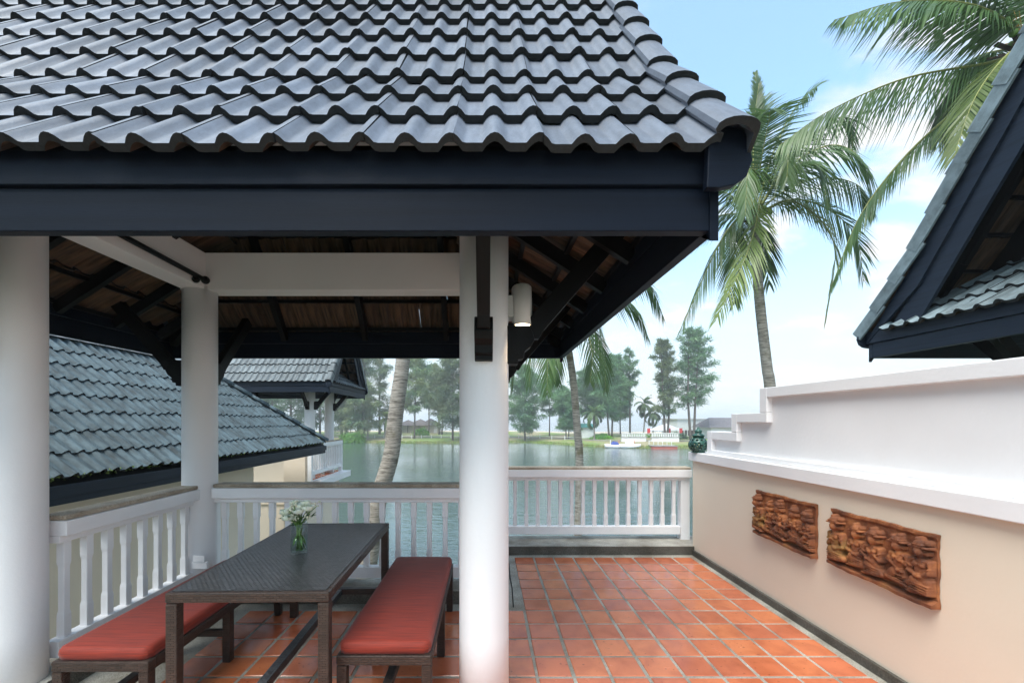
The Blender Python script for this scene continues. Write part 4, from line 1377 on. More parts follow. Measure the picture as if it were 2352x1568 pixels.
# ------------------------------------------------------------------ foliage
def leaf_mat(name, c1, c2, trans=0.35, scale=0.5, rough=0.55):
    m, t, b = new_mat(name); n, l = nodes(t)
    tcn = n('ShaderNodeTexCoord'); oi = n('ShaderNodeObjectInfo')
    nn = n('ShaderNodeTexNoise'); nn.inputs['Scale'].default_value = scale; nn.inputs['Detail'].default_value = 4
    l(tcn.outputs['Object'], nn.inputs['Vector'])
    rr = n('ShaderNodeValToRGB'); rr.color_ramp.elements[0].position = 0.35; rr.color_ramp.elements[1].position = 0.68
    rr.color_ramp.elements[0].color = (*c1, 1); rr.color_ramp.elements[1].color = (*c2, 1)
    l(nn.outputs['Fac'], rr.inputs[0])
    mr = n('ShaderNodeMapRange'); mr.inputs['To Min'].default_value = 0.75; mr.inputs['To Max'].default_value = 1.25
    l(oi.outputs['Random'], mr.inputs['Value'])
    hs = n('ShaderNodeHueSaturation'); l(mr.outputs[0], hs.inputs['Value']); l(rr.outputs[0], hs.inputs['Color'])
    l(hs.outputs[0], b.inputs['Base Color']); b.inputs['Roughness'].default_value = rough
    tr = n('ShaderNodeBsdfTranslucent'); l(hs.outputs[0], tr.inputs['Color'])
    ms_ = n('ShaderNodeMixShader'); ms_.inputs[0].default_value = trans
    l(b.outputs[0], ms_.inputs[1]); l(tr.outputs[0], ms_.inputs[2])
    l(ms_.outputs[0], t.nodes['Material Output'].inputs['Surface'])
    return m
M_frond = leaf_mat('palm_leaf', (0.055, 0.115, 0.04), (0.11, 0.185, 0.055), 0.4, 0.8, 0.38)
M_frond_y = leaf_mat('yellow_green_palm_leaf', (0.11, 0.165, 0.035), (0.18, 0.235, 0.06), 0.35, 0.8, 0.42)
M_rach = mat('palm_midrib', (0.26, 0.27, 0.07), 0.5, 0.3, 3)
M_cas = leaf_mat('casuarina_needles', (0.065, 0.165, 0.08), (0.165, 0.29, 0.125), 0.3, 0.22)
M_cas_y = leaf_mat('yellowing_casuarina_needles', (0.075, 0.16, 0.075), (0.25, 0.29, 0.125), 0.3, 0.25)
M_bush = leaf_mat('bright_bush_leaves', (0.08, 0.26, 0.02), (0.18, 0.42, 0.04), 0.35, 1.0)
M_bark = mat('grey_bark', (0.13, 0.105, 0.085), 0.9, 0.4, 3, 0.5, 12)

def trunk_mat():
    m, t, b = new_mat('palm_bark'); n, l = nodes(t)
    tcn = n('ShaderNodeTexCoord')
    mp_ = n('ShaderNodeMapping'); mp_.inputs['Scale'].default_value = (1.6, 1.6, 15)
    l(tcn.outputs['Object'], mp_.inputs[0])
    nn = n('ShaderNodeTexNoise'); nn.inputs['Scale'].default_value = 2.6; nn.inputs['Detail'].default_value = 8; nn.inputs['Roughness'].default_value = 0.7
    l(mp_.outputs[0], nn.inputs['Vector'])
    rr = n('ShaderNodeValToRGB'); rr.color_ramp.elements[0].position = 0.36; rr.color_ramp.elements[0].color = (0.09, 0.075, 0.06, 1)
    rr.color_ramp.elements[1].position = 0.56; rr.color_ramp.elements[1].color = (0.36, 0.325, 0.28, 1)
    l(nn.outputs['Fac'], rr.inputs[0])
    n2 = n('ShaderNodeTexNoise'); n2.inputs['Scale'].default_value = 2.2; n2.inputs['Detail'].default_value = 5
    l(tcn.outputs['Object'], n2.inputs['Vector'])
    r2 = n('ShaderNodeValToRGB'); r2.color_ramp.elements[0].position = 0.56; r2.color_ramp.elements[0].color = (0, 0, 0, 1); r2.color_ramp.elements[1].position = 0.68; r2.color_ramp.elements[1].color = (0.8, 0.8, 0.8, 1)
    l(n2.outputs['Fac'], r2.inputs[0])
    mx = n('ShaderNodeMix'); mx.data_type = 'RGBA'; l(r2.outputs[0], mx.inputs['Factor']); l(rr.outputs[0], mx.inputs[6]); mx.inputs[7].default_value = (0.10, 0.085, 0.035, 1)
    l(mx.outputs[2], b.inputs['Base Color']); b.inputs['Roughness'].default_value = 0.9
    bp = n('ShaderNodeBump'); bp.inputs['Strength'].default_value = 0.8; bp.inputs['Distance'].default_value = 0.02
    l(nn.outputs['Fac'], bp.inputs['Height']); l(bp.outputs[0], b.inputs['Normal'])
    return m
M_trunk = trunk_mat()
M_sheath = mat('palm_boot_fibre', (0.10, 0.07, 0.045), 0.95, 0.5, 8, 0.5, 30)
M_nut = mat('green_coconut', (0.12, 0.24, 0.03), 0.4, 0.3, 6)
M_flower = mat('palm_flower_stalk', (0.42, 0.25, 0.05), 0.6, 0.4, 12)

def catmull(pts, n):
    pts = [Vector(p) for p in pts]
    P_ = [pts[0] * 2 - pts[1]] + pts + [pts[-1] * 2 - pts[-2]]
    out_ = []
    segs = len(pts) - 1
    for i in range(n + 1):
        t = i / n * segs
        k = min(int(t), segs - 1); f = t - k
        p0, p1, p2, p3 = P_[k], P_[k + 1], P_[k + 2], P_[k + 3]
        out_.append(0.5 * ((2 * p1) + (p2 - p0) * f + (2 * p0 - 5 * p1 + 4 * p2 - p3) * f * f + (3 * p1 - p0 - 3 * p2 + p3) * f ** 3))
    return out_

def frond(mb, pts, n_leaf, L, droop, rr, bare=0.16, width=0.03, sweep=0.55):
    """one feather leaf: midrib through pts and leaflets on both sides; droop 0 = spread, 1 = hanging"""
    c = catmull(pts, 26)
    hd = Vector((c[-1].x - c[0].x, c[-1].y - c[0].y, 0))
    if hd.length < 0.05: hd = Vector((1, 0, 0))
    S = hd.normalized().cross(Vector((0, 0, 1))).normalized()
    total = sum((c[i + 1] - c[i]).length for i in range(26))
    mb.tube(c, [max(0.006, 0.032 * (1 - i / 26) ** 1.1 * total / 4.0) for i in range(27)], 5, True, 1)
    g = Vector((0, 0, -1))
    for k in range(n_leaf):
        t = bare + (1 - bare) * (k + rr.uniform(-.3, .3)) / n_leaf
        t = min(max(t, 0.01), 0.995)
        i = min(int(t * 26), 25); f = t * 26 - i
        p = c[i].lerp(c[i + 1], f); T_ = (c[i + 1] - c[i]).normalized()
        q = (t - bare) / (1 - bare)
        ll = L * (0.55 + 0.75 * math.sin(math.pi * min(1, 0.12 + q * 0.80)) - 0.45 * q * q)
        for sg in (-1, 1):
            l_ = ll * rr.uniform(0.82, 1.12)
            if rr.random() < 0.05: continue
            up = S.cross(T_) * 1.0
            if up.z < 0: up = -up
            d = (S * sg * (1 - droop * 0.72) + T_ * (sweep + 0.5 * q) + up * 0.22 * (1 - droop) + g * droop * rr.uniform(0.7, 1.25)).normalized()
            bend = g * l_ * (0.16 + 0.30 * droop + rr.uniform(0, .12))
            m1 = p + d * l_ * 0.5 + bend * 0.22
            e1 = p + d * l_ * 0.97 + bend
            wv = T_.cross(d); wv = d.cross(wv)
            if wv.length < 1e-4: wv = T_
            wv = (wv.normalized() + rr.uniform(-.5, .5) * up).normalized() * width * rr.uniform(.8, 1.2)
            mb.add([p - wv * .5, p + wv * .5, m1 + wv * .62, m1 - wv * .62, e1], [(0, 1, 2, 3), (3, 2, 4)], 0)

def palm(label, trunk, r0, r1, fronds, seed, L=0.75, n_leaf=62, nuts=True, width=0.034, group='tall coconut palms', yellow=(), boots=14, flower=False):
    """trunk: world points from the ground up; fronds: lists of offsets from the crown"""
    rr = random.Random(seed)
    base = Vector(trunk[0]); crown = Vector(trunk[-1])
    G = empty('coconut_palm', base, label, 'palm tree', group)
    c = catmull(trunk, 110)
    rads = []
    for i in range(111):
        t = i / 110
        ring = 1 + 0.05 * (1 - ((i * 0.5) % 1)) + rr.uniform(-.015, .015)
        rads.append((r0 + (r1 - r0) * min(1, t * 1.15)) * ring * (1 + 0.5 * max(0, 0.06 - t) / 0.06))
    MB().tube(c, rads, 14).build('trunk', M_trunk, G)
    for k, f in enumerate(fronds):
        pts = [crown] + [crown + Vector(o) for o in f['p']]
        mb = MB()
        frond(mb, pts, f.get('n', n_leaf), f.get('L', L), f.get('d', 0.5), rr, f.get('bare', 0.16), width, f.get('s', 0.55))
        mb.build('frond', [M_frond_y if k in yellow else M_frond, M_rach], G, fix=False)
    for k in range(boots):
        a = rr.uniform(0, 6.28); d = Vector((math.cos(a), math.sin(a), rr.uniform(-.25, .7))).normalized()
        MB().bar(crown + d * 0.05 - Vector((0, 0, .15)), crown + d * rr.uniform(.35, .6), .09, .03).build('leaf_base', M_sheath, G)
    if nuts:
        for k in range(11):
            a = rr.uniform(2.2, 5.6); q = rr.uniform(.18, .4)
            MB().ball(crown + Vector((q * math.cos(a), q * math.sin(a), rr.uniform(-.12, .22))), (.075, .075, .095), 10, 7).build('coconut', M_nut, G)
    if flower:
        for k in range(14):
            a = rr.uniform(0, 6.28)
            d = Vector((math.cos(a) * .5, math.sin(a) * .5, rr.uniform(.4, 1)))
            MB().tube([crown, crown + d * .35, crown + d * .7 + Vector((math.cos(a), math.sin(a), -.2)) * .12], [.018, .014, .006], 5).build('flower_stalk', M_flower, G)
    return G

def auto_fronds(n, L, seed, lo=-60, hi=75, skip=None):
    rr = random.Random(seed); res = []
    for k in range(n):
        a = k * 2.399 + rr.uniform(-.2, .2)
        el = R(hi + (lo - hi) * (k / max(1, n - 1)) + rr.uniform(-8, 8))
        l_ = L * rr.uniform(.85, 1.1)
        d = Vector((math.cos(a), math.sin(a), 0))
        if skip and skip(a, el): continue
        p = []
        e, pos = el, Vector((0, 0, 0))
        for i in range(3):
            pos = pos + (d * math.cos(e) + Vector((0, 0, 1)) * math.sin(e)) * l_ / 3
            e -= R(30 + 22 * (math.cos(el) ** 2))
            p.append(tuple(pos))
        res.append(dict(p=p, d=min(.9, max(.1, .55 - el * .35)), s=.55))
    return res

def px(lst, d, dys):
    """offsets measured on the photo in 2352-wide pixels, turned into metres at depth d"""
    k = d / 970
    return [(x * k, dy, -y * k) for (x, y), dy in zip(lst, dys)]

# palm leaning beside the lake on the left (its crown is above the roof)
D1 = 8.8
t1 = [at(800, 1500, D1), at(846, 1291, D1), at(870, 1146, D1), at(898, 1047, D1), at(907, 969, D1), at(915, 906, D1), at(926, 821, D1), at(945, 600, D1), at(975, 330, D1)]
palm('leaning palm trunk with ring scars in front of the lake, left of front column', t1, 0.185, 0.135, auto_fronds(16, 3.0, 3), 31, 0.7, 46)
# palm behind the eave, right of the front column
D2 = 14.5
t2 = [at(1318, 1300, D2), at(1328, 1210, D2), at(1331, 1055, D2), at(1327, 998, D2), at(1322, 933, D2), at(1318, 886, D2), at(1309, 820, D2), at(1296, 745, D2)]
f2 = []
for lst, dys, dr in (
    ([(45, -45), (72, 10), (78, 125)], (-.2, -.4, -.5), .25),
    ([(-40, -30), (-75, 40), (-85, 150)], (-.2, -.5, -.6), .45),
    ([(-60, -20), (-105, 50), (-120, 155)], (.3, .4, .5), .5),
    ([(-18, -10), (-45, 60), (-50, 165)], (-.6, -1.0, -1.1), .4),
    ([(80, -60), (150, -40), (185, 40)], (-.2, -.3, -.4), .55),
    ([(90, -90), (190, -110), (240, -20)], (.2, .3, .4), .6),
    ([(60, -15), (105, 50), (112, 150)], (.6, .8, .9), .5),
    ([(25, -5), (45, 70), (40, 140)], (-.8, -1.1, -1.2), .3),
    ([(-80, -60), (-150, -40), (-190, 60)], (.3, .4, .5), .5),
    ([(20, -130), (60, -230), (120, -290)], (.3, .4, .5), .2),
    ([(-20, -120), (-70, -220), (-130, -260)], (.3, .4, .5), .3),
    ([(70, -120), (150, -190), (235, -200)], (-.3, -.4, -.6), .4),
    ([(10, -20), (-5, 60), (-10, 130)], (.9, 1.2, 1.2), .4)):
    f2.append(dict(p=px(lst, D2, dys), d=dr))
palm('palm whose hanging fronds show under the eave right of the front column', t2, 0.14, 0.115, f2, 32, 0.85, 50, width=0.031)
# the tall palm against the sky
D3 = 13.5
t3 = [at(1800, 1300, D3), at(1790, 1080, D3), at(1768, 882, D3), at(1762, 844, D3), at(1746, 703, D3), at(1736, 580, D3), at(1735, 495, D3)]
f3 = []
for lst, dys, dr, extra in (
    ([(4, -130), (8, -240), (4, -335)], (0, 0, .1), .0, dict(s=1.9, L=.5, bare=.3)),
    ([(14, -120), (28, -215), (34, -300)], (.3, .4, .5), .0, dict(s=1.8, L=.55, bare=.3)),
    ([(-14, -110), (-16, -200), (-6, -285)], (-.2, -.3, -.3), .0, dict(s=1.8, L=.55, bare=.3)),
    ([(55, -100), (130, -180), (185, -205), (200, -130)], (-.2, -.3, -.4, -.4), .45, {}),
    ([(70, -60), (165, -100), (262, -85), (300, -20)], (.2, .3, .4, .4), .75, {}),
    ([(70, -25), (140, 5), (195, 70), (210, 165)], (-.3, -.5, -.6, -.6), .35, {}),
    ([(50, -15), (98, 40), (118, 120), (98, 265)], (-.5, -.9, -1.1, -1.1), .25, {}),
    ([(-15, -5), (-45, 70), (-85, 160), (-140, 265)], (-.5, -.9, -1.1, -1.2), .35, {}),
    ([(-35, 0), (-85, 60), (-130, 150), (-185, 275)], (-.1, -.2, -.3, -.3), .5, {}),
    ([(10, -70), (10, -110), (-12, -60), (-20, -5)], (-.6, -1.2, -1.7, -1.8), .5, {}),
    ([(-40, -110), (-90, -210), (-135, -275)], (.3, .4, .4), .3, {}),
    ([(-60, -60), (-140, -90), (-220, -60)], (.2, .3, .4), .6, {}),
    ([(-50, -20), (-110, 0), (-160, 60)], (.5, .8, .9), .5, {}),
    ([(45, -90), (95, -150), (140, -165)], (.8, 1.4, 1.9), .4, {}),
    ([(30, -10), (70, 30), (95, 130)], (.7, 1.1, 1.3), .5, {}),
    ([(25, -60), (60, -60), (75, 40)], (-.8, -1.4, -1.6), .5, {}),
    ([(-30, -60), (-70, -50), (-85, 50)], (-.7, -1.2, -1.4), .55, {}),
    ([(-5, -120), (-40, -200), (-80, -220)], (.6, 1.1, 1.5), .3, {}),
    ([(30, -130), (75, -230), (125, -280)], (-.2, -.3, -.3), .3, {}),
    ([(20, -150), (50, -250), (70, -330)], (.5, .8, 1.0), .2, {}),
    ([(-20, -90), (-30, -160), (-55, -150)], (-.7, -1.3, -1.8), .4, {}),
    ([(40, -80), (110, -110), (160, -60), (170, 30)], (-.6, -1.1, -1.4, -1.5), .6, {}),
    ([(-45, -60), (-115, -70), (-160, 0), (-175, 90)], (-.3, -.5, -.7, -.7), .6, {}),
    ([(5, -5), (15, 60), (20, 170)], (1.0, 1.5, 1.6), .4, {})):
    f3.append(dict(p=px(lst, D3, dys), d=dr, **extra))
palm('tall palm with upright spear leaves standing against the sky behind the white wall', t3, 0.17, 0.13, f3, 33, 1.0, 56, width=0.032, yellow=(6, 7))
# the nearest crown, top right
D4 = 9.2
t4 = [at(2500, 1300, D4), at(2470, 800, D4), at(2420, 450, D4), at(2372, 190, D4), at(2350, 105, D4)]
f4 = []
for lst, dys, dr, extra in (
    ([(-66, -37), (-170, -66), (-330, -58), (-478, -8)], (-.2, -.3, -.4, -.5), .72, dict(s=.7)),
    ([(-45, 20), (-240, 50), (-413, 120), (-525, 196)], (.2, .3, .4, .5), .85, dict(s=.5)),
    ([(-45, 48), (-150, 100), (-256, 215), (-312, 345)], (-.4, -.9, -1.2, -1.3), .35, {}),
    ([(-40, 60), (-190, 200), (-300, 350), (-372, 528)], (.5, .7, .8, .8), .7, dict(L=.62)),
    ([(-60, -70), (-140, -125), (-230, -150)], (.1, .2, .3), .5, {}),
    ([(-30, -90), (-80, -170), (-150, -210)], (-.3, -.5, -.6), .4, {}),
    ([(20, -100), (50, -210), (110, -280)], (0, 0, 0), .2, {}),
    ([(80, -60), (200, -80), (330, -20)], (0, 0, .2), .6, {}),
    ([(60, 20), (180, 60), (280, 180)], (-.3, -.4, -.5), .5, {}),
    ([(10, -30), (30, 40), (40, 180)], (-.9, -1.5, -1.7), .5, {}),
    ([(-20, -40), (-30, 20), (-35, 120)], (.8, 1.2, 1.4), .5, {}),
    ([(40, -60), (90, -60), (120, 40)], (.9, 1.5, 1.8), .5, {})):
    f4.append(dict(p=px(lst, D4, dys), d=dr, **extra))
palm('nearest palm crown with green coconuts reaching in from the top right corner', t4, 0.17, 0.14, f4, 34, 0.98, 96, width=0.028, yellow=(2,), flower=True)

# small palms across the water
far_palms = ((845, 1008, 935, 'small bright green palm on the far lawn left of the leaning trunk'), (883, 1006, 962, 'smallest palm on the far lawn just left of the leaning trunk'),
             (1365, 1022, 952, 'small palm on the far bank beside the white boat shed'), (1478, 996, 930, 'slim palm behind the white sea wall across the lake'), (1500, 992, 950, 'lower slim palm behind the white sea wall across the lake'))
for i, (x, yb, yt, lb) in enumerate(far_palms):
    D = 103 if i < 2 else 92 if i == 2 else 108
    b = at(x, yb, D); b.z = ground_at(b.x, b.y) - .1
    tp = at(x + (3 if i % 2 else -2), yt, D)
    h = tp.z - b.z
    palm(lb, [b, b.lerp(tp, .5) + Vector((.1, 0, 0)), tp], .17, .11, auto_fronds(15, 3.6, 50 + i, -45, 80), 60 + i, .95, 22, False, .17, 'small palms across the lake', yellow=tuple(range(15)) if i < 2 else (), boots=4)

# casuarina trees
def casuarina(seed, H, W, sparse=1.0, low=0.2, yellow=False, lean=0.0, stems=1):
    """a feathery casuarina: returns (trunk mesh, crown mesh) with the base at the origin"""
    rr = np.random.RandomState(seed); pr = random.Random(seed)
    tb = MB()
    V_, F_ = [], []
    nb = 0
    for st in range(stems):
        ox = (st - (stems - 1) / 2) * W * 0.42
        hh = H * (1 - 0.14 * st * pr.random())
        pts = [Vector((ox * .35, 0, 0)), Vector((ox * .7 + pr.uniform(-.2, .2), pr.uniform(-.2, .2), hh * .35)), Vector((ox + lean * .6, pr.uniform(-.3, .3), hh * .7)), Vector((ox + lean, 0, hh))]
        c = catmull(pts, 16)
        tb.tube(c, [max(.02, .22 * (H / 18) * (1 - i / 16.5) ** .8) for i in range(17)], 7)
        nbr = int(72 * sparse)
        for k in range(nbr):
            t = low + (0.985 - low) * ((k + pr.random()) / nbr)
            i = min(int(t * 16), 15); p = c[i].lerp(c[i + 1], t * 16 - i)
            q = (t - low) / (1 - low)
            env = (0.35 + 0.65 * math.sin(math.pi * min(1, .22 + q * .62))) * (1.0 - 0.75 * max(0, q - .65) / .35)
            bl = W / (1 + .25 * (stems - 1)) * env * pr.uniform(.55, 1.12)
            a = pr.uniform(0, 6.283); el = R(pr.uniform(5, 45) + 20 * q)
            d = Vector((math.cos(a) * math.cos(el), math.sin(a) * math.cos(el), math.sin(el)))
            e1 = p + d * bl; e1.z -= bl * .10
            tb.tube([p, p.lerp(e1, .5) + Vector((0, 0, bl * .06)), e1], [.05 * (H / 18), .03, .008], 4, False)
            nl = int(150 * sparse ** .3 * (0.5 + bl / W))
            tt = rr.uniform(.22, 1.05, nl) ** .8
            base = np.array(p)[None] + (np.array(e1) - np.array(p))[None] * tt[:, None]
            spread = (.10 * W + .10 * bl) * (1.1 - .5 * tt)
            base = base + rr.normal(0, 1, (nl, 3)) * spread[:, None] * np.array([[.8, .8, .55]])
            dirs = rr.normal(0, .55, (nl, 3)) + np.array([[d.x * .5, d.y * .5, -.35 + .5 * q]])
            dirs /= np.linalg.norm(dirs, axis=1)[:, None]
            side = np.cross(dirs, rr.normal(0, 1, (nl, 3))); side /= np.linalg.norm(side, axis=1)[:, None] + 1e-6
            ln = rr.uniform(.4, 1.15, nl)[:, None] * (H / 18) ** .5; wd = rr.uniform(.045, .11, nl)[:, None]
            tri = np.stack([base - side * wd, base + side * wd, base + dirs * ln], 1).reshape(-1, 3)
            V_.append(tri); nb += nl
    V_ = np.concatenate(V_)
    cm = bpy.data.meshes.new('crown')
    cm.from_pydata(V_.tolist(), [], np.arange(len(V_)).reshape(-1, 3).tolist())
    cm.materials.append(M_cas_y if yellow else M_cas)
    return tb.mesh('trunk', [M_bark], fix=False), cm

# x, top, base (pixels), depth, half width, sparseness, lowest branch, yellow, stems, label
TR = [
    (618, 760, 1003, 112, 62, 1.0, .06, 0, 2, 'dense casuarina behind the far pavilion roof, left of its columns'),
    (668, 740, 1003, 106, 55, 1.0, .06, 0, 1, 'dense casuarina seen between the roof and the first far column'),
    (735, 770, 1002, 116, 45, .9, .06, 0, 1, 'casuarina seen between the two far pavilion columns'),
    (790, 720, 1000, 108, 62, 1.1, .06, 1, 2, 'large casuarina right of the far pavilion columns'),
    (828, 700, 1000, 101, 55, 1.0, .06, 1, 2, 'tall twin trunked casuarina behind the bright green bush'),
    (872, 760, 998, 120, 42, .7, .06, 1, 1, 'slender casuarina just left of the leaning palm trunk'),
    (952, 822, 996, 102, 46, .85, .3, 1, 1, 'casuarina in front of the beach huts, right of the leaning trunk'),
    (985, 850, 994, 122, 26, .5, .35, 0, 1, 'thin casuarina right of the beach huts'),
    (1012, 838, 997, 116, 40, .8, .3, 1, 2, 'pale casuarina with two thin trunks left of the front column'),
    (1040, 800, 1012, 98, 52, 1.0, .12, 1, 1, 'big yellowish casuarina near the water, touching the front column'),
    (1120, 800, 1005, 104, 50, 1.0, .2, 0, 1, 'casuarina hidden behind the front column'),
    (1206, 842, 1000, 99, 50, 1.15, .12, 0, 1, 'dense round casuarina just right of the front column'),
    (1262, 870, 1000, 106, 34, .55, .35, 0, 1, 'thin open casuarina left of the second palm trunk'),
    (1303, 890, 1008, 97, 36, .9, .18, 0, 2, 'dark casuarina close behind the second palm trunk'),
    (1352, 852, 1000, 104, 46, 1.0, .25, 0, 1, 'dense casuarina right of the second palm trunk'),
    (1402, 815, 992, 98, 42, .95, .22, 0, 2, 'tall casuarina behind the white boats'),
    (1447, 800, 990, 100, 26, .42, .3, 0, 1, 'thin upright casuarina above the white sea wall'),
    (1425, 860, 990, 112, 34, .8, .2, 0, 1, 'lower casuarina among the trees above the boats'),
    (1530, 778, 1012, 88, 34, .45, .25, 1, 2, 'open twin stemmed casuarina left of the tallest pair over the dock'),
    (1590, 752, 1006, 90, 50, .5, .28, 0, 2, 'tallest open casuarina over the white building beside the lantern'),
]
for i, (x, yt, yb, D, hw, sp, low, ye, stm, lb) in enumerate(TR):
    b = at(x, yb, D); b.z = ground_at(b.x, b.y) - .1
    H = at(x, yt, D).z - b.z
    W = hw / 970 * D
    tm_, cm_ = casuarina(100 + i, H, W, sp, low, bool(ye), random.Random(i).uniform(-.8, .8), stm)
    G = empty('casuarina_tree', b, lb, 'tree', 'casuarina trees across the lake')
    o = bpy.data.objects.new('trunk', tm_); COL.objects.link(o); o.parent = G
    o = bpy.data.objects.new('crown', cm_); COL.objects.link(o); o.parent = G

# bushes
def bush(label, c, r, n, m, seed, size=.22):
    rr = np.random.RandomState(seed)
    G = empty('bush', c, label, 'bush', 'bushes across the lake')
    d = rr.normal(0, 1, (n, 3)); d /= np.linalg.norm(d, axis=1)[:, None]; d[:, 2] = np.abs(d[:, 2])
    lob = 1 + .22 * np.sin(d[:, 0] * 5 + seed) * np.cos(d[:, 1] * 4)
    p = d * np.array([r]) * (rr.uniform(.7, 1.02, n) * lob)[:, None]
    nrm = d + rr.normal(0, .5, (n, 3)); nrm /= np.linalg.norm(nrm, axis=1)[:, None]
    a = np.cross(nrm, rr.normal(0, 1, (n, 3))); a /= np.linalg.norm(a, axis=1)[:, None]; b = np.cross(nrm, a)
    s = rr.uniform(.6, 1.3, n)[:, None] * size
    q = np.stack([p - a * s * .5, p + b * s * .3, p + a * s * .5, p - b * s * .3], 1).reshape(-1, 3)
    me = bpy.data.meshes.new('leaves'); me.from_pydata(q.tolist(), [], np.arange(4 * n).reshape(-1, 4).tolist()); me.materials.append(m)
    o = bpy.data.objects.new('leaves', me); COL.objects.link(o); o.parent = G
    mb = MB()
    for k in range(5):
        an = k * 1.26
        mb.tube([Vector((0, 0, -.1)), Vector((r[0] * .35 * math.cos(an), r[1] * .35 * math.sin(an), r[2] * .6))], [.06, .02], 5)
    me2 = mb.mesh('stems', [M_bark]); o = bpy.data.objects.new('stems', me2); COL.objects.link(o); o.parent = G
b = at(810, 1014, 97.6); b.z = ground_at(b.x, b.y)
bush('rounded bright green bush at the far water edge beside the balcony', b, (3.2, 2.2, 2.5), 2600, M_bush, 5, .36)
for (x, D, r, lb) in ((1383, 93, (2.4, 1.5, 1.1), 'low bush below the small palm across the lake'), (1470, 97, (2.6, 1.4, .9), 'low hedge bush behind the white sea wall'), (1552, 93, (3.0, 1.5, 1.5), 'dark bush between the trunks of the tallest pair'),
                      (1665, 86, (3.5, 1.5, 1.0), 'green bush on the bank below the white building'), (968, 112, (2.4, 1.8, 2.0), 'round bush in front of the beach huts')):
    b = at(x, 1000, D); b.z = ground_at(b.x, b.y)
    bush(lb, b, r, 1100, M_bush if x != 1552 else M_cas, int(x), .36)

# ------------------------------------------------------------------ far buildings and boats
M_thatch = mat('grey_shingle_roof', (0.16, 0.14, 0.135), 0.9, 0.3, 2)
M_hut = mat('hut_wall', (0.52, 0.48, 0.40), 0.8, 0.1, 1)
M_fwhite = mat('sun_bleached_white_wall', (0.78, 0.78, 0.77), 0.8, 0.3, 0.35, col2=(0.6, 0.6, 0.58), lo=.3, hi=.5)
M_stone = mat('grey_stone_wall', (0.33, 0.32, 0.30), 0.9, 0.4, 1.2)
M_grey_tile = mat('grey_hip_roof', (0.17, 0.155, 0.165), 0.85, 0.2, 2)
M_red = mat('red_paint', (0.52, 0.14, 0.10), 0.6, 0.2, 2)
M_flag = mat('red_flag_cloth', (0.62, 0.03, 0.03), 0.7, 0.2, 2)
M_boat = mat('white_boat_hull', (0.82, 0.82, 0.82), 0.35, 0.08, 2)
M_blue = mat('blue_cover', (0.05, 0.08, 0.32), 0.7, 0.2, 2)
M_doorw = mat('white_door', (0.8, 0.8, 0.8), 0.6, 0.05, 2)
M_dkwood = mat('dark_door', (0.07, 0.05, 0.04), 0.8, 0.2, 2)

def hut(label, x, D, w, wall_h, roof_h):
    c = at(x, 985, D); z = ground_at(c.x, D)
    G = empty('beach_hut', (c.x, D, z), label, 'hut', 'beach huts on the far shore')
    MB().box(c.x - w * .42, c.x + w * .42, D - w * .4, D + w * .4, z - .2, z + wall_h).build('wall', M_hut, G)
    mb = MB(); e = w * .56
    mb.add([(c.x - e, D - e, z + wall_h - .15), (c.x + e, D - e, z + wall_h - .15), (c.x + e, D + e, z + wall_h - .15), (c.x - e, D + e, z + wall_h - .15), (c.x, D, z + wall_h + roof_h)], [(0, 1, 4), (1, 2, 4), (2, 3, 4), (3, 0, 4), (3, 2, 1, 0)])
    mb.build('roof', M_thatch, G)
    MB().box(c.x + w * .18, c.x + w * .34, D - w * .4 - .05, D - w * .4 + .01, z, z + 2.0).build('door', M_doorw, G)
    for s in (-1, 1):
        MB().box(c.x + s * w * .5 - .07, c.x + s * w * .5 + .07, D - w * .5, D - w * .5 + .14, z - .1, z + wall_h - .14).build('post', M_dkwood, G)
hut('beach hut with pointed grey roof, the one on the right', 990, 126, 6.2, 2.4, 1.9)
hut('beach hut with pointed grey roof, the middle one', 966, 128, 6.6, 2.3, 1.8)
hut('beach hut mostly hidden behind the leaning palm trunk', 938, 130, 6.6, 2.2, 1.6)

# white shore fence: posts and a low rail
Fn = empty('shore_fence', (0, shore_y(0) + 7.6, -2.6), 'low white post fence along the far shore path', 'fence')
pm = MB(); pm.box(-.06, .06, -.06, .06, -.1, .85); pmm = pm.mesh('post', [M_fwhite])
fx = -28.0
prev = None
rl = MB()
while fx < 20:
    y = shore_y(fx) + 7.6; z = ground_at(fx, y)
    inst('post', pmm, Fn, Matrix.Translation((fx, y, z)))
    if prev: rl.bar(prev, (fx, y, z + .62), .05, .06)
    prev = (fx, y, z + .62); fx += 2.4
rl.build('rail', M_fwhite, Fn)

# white flat roofed building with stone base
D = 102
def fx_(px_): return (px_ - 1118) / 970 * D
def fz_(py_): return CAMZ - (py_ - 967) / 970 * D
WB = empty('white_building', (fx_(1610), D + 4, -2.0), 'long white flat roofed building behind the tallest trees', 'building')
MB().box(fx_(1556), fx_(1682), D, D + 9, -2.6, fz_(962)).build('wall', M_fwhite, WB)
MB().box(fx_(1595), fx_(1655), D - .6, D - .01, -2.6, fz_(987)).build('stone_wall', M_stone, WB)
MB().box(fx_(1552), fx_(1686), D - .4, D + 9.4, fz_(962), fz_(960.2)).build('roof_edge', M_fwhite, WB)
for k in range(4):
    xx = fx_(1566 + k * 7)
    MB().box(xx, xx + .5, D - .06, D + .02, -1.9, -.6).build('window', M_dkwood, WB)
SH = empty('dark_roof_house', (fx_(1660), 92, -2.4), 'house with dark grey hipped roof beside the white stepped wall', 'house')
x0_, x1_ = (1628 - 1118) / 970 * 92, (1760 - 1118) / 970 * 92
MB().box(x0_ + .8, x1_ - .8, 92.5, 99, -3.0, .35).build('wall', M_fwhite, SH)
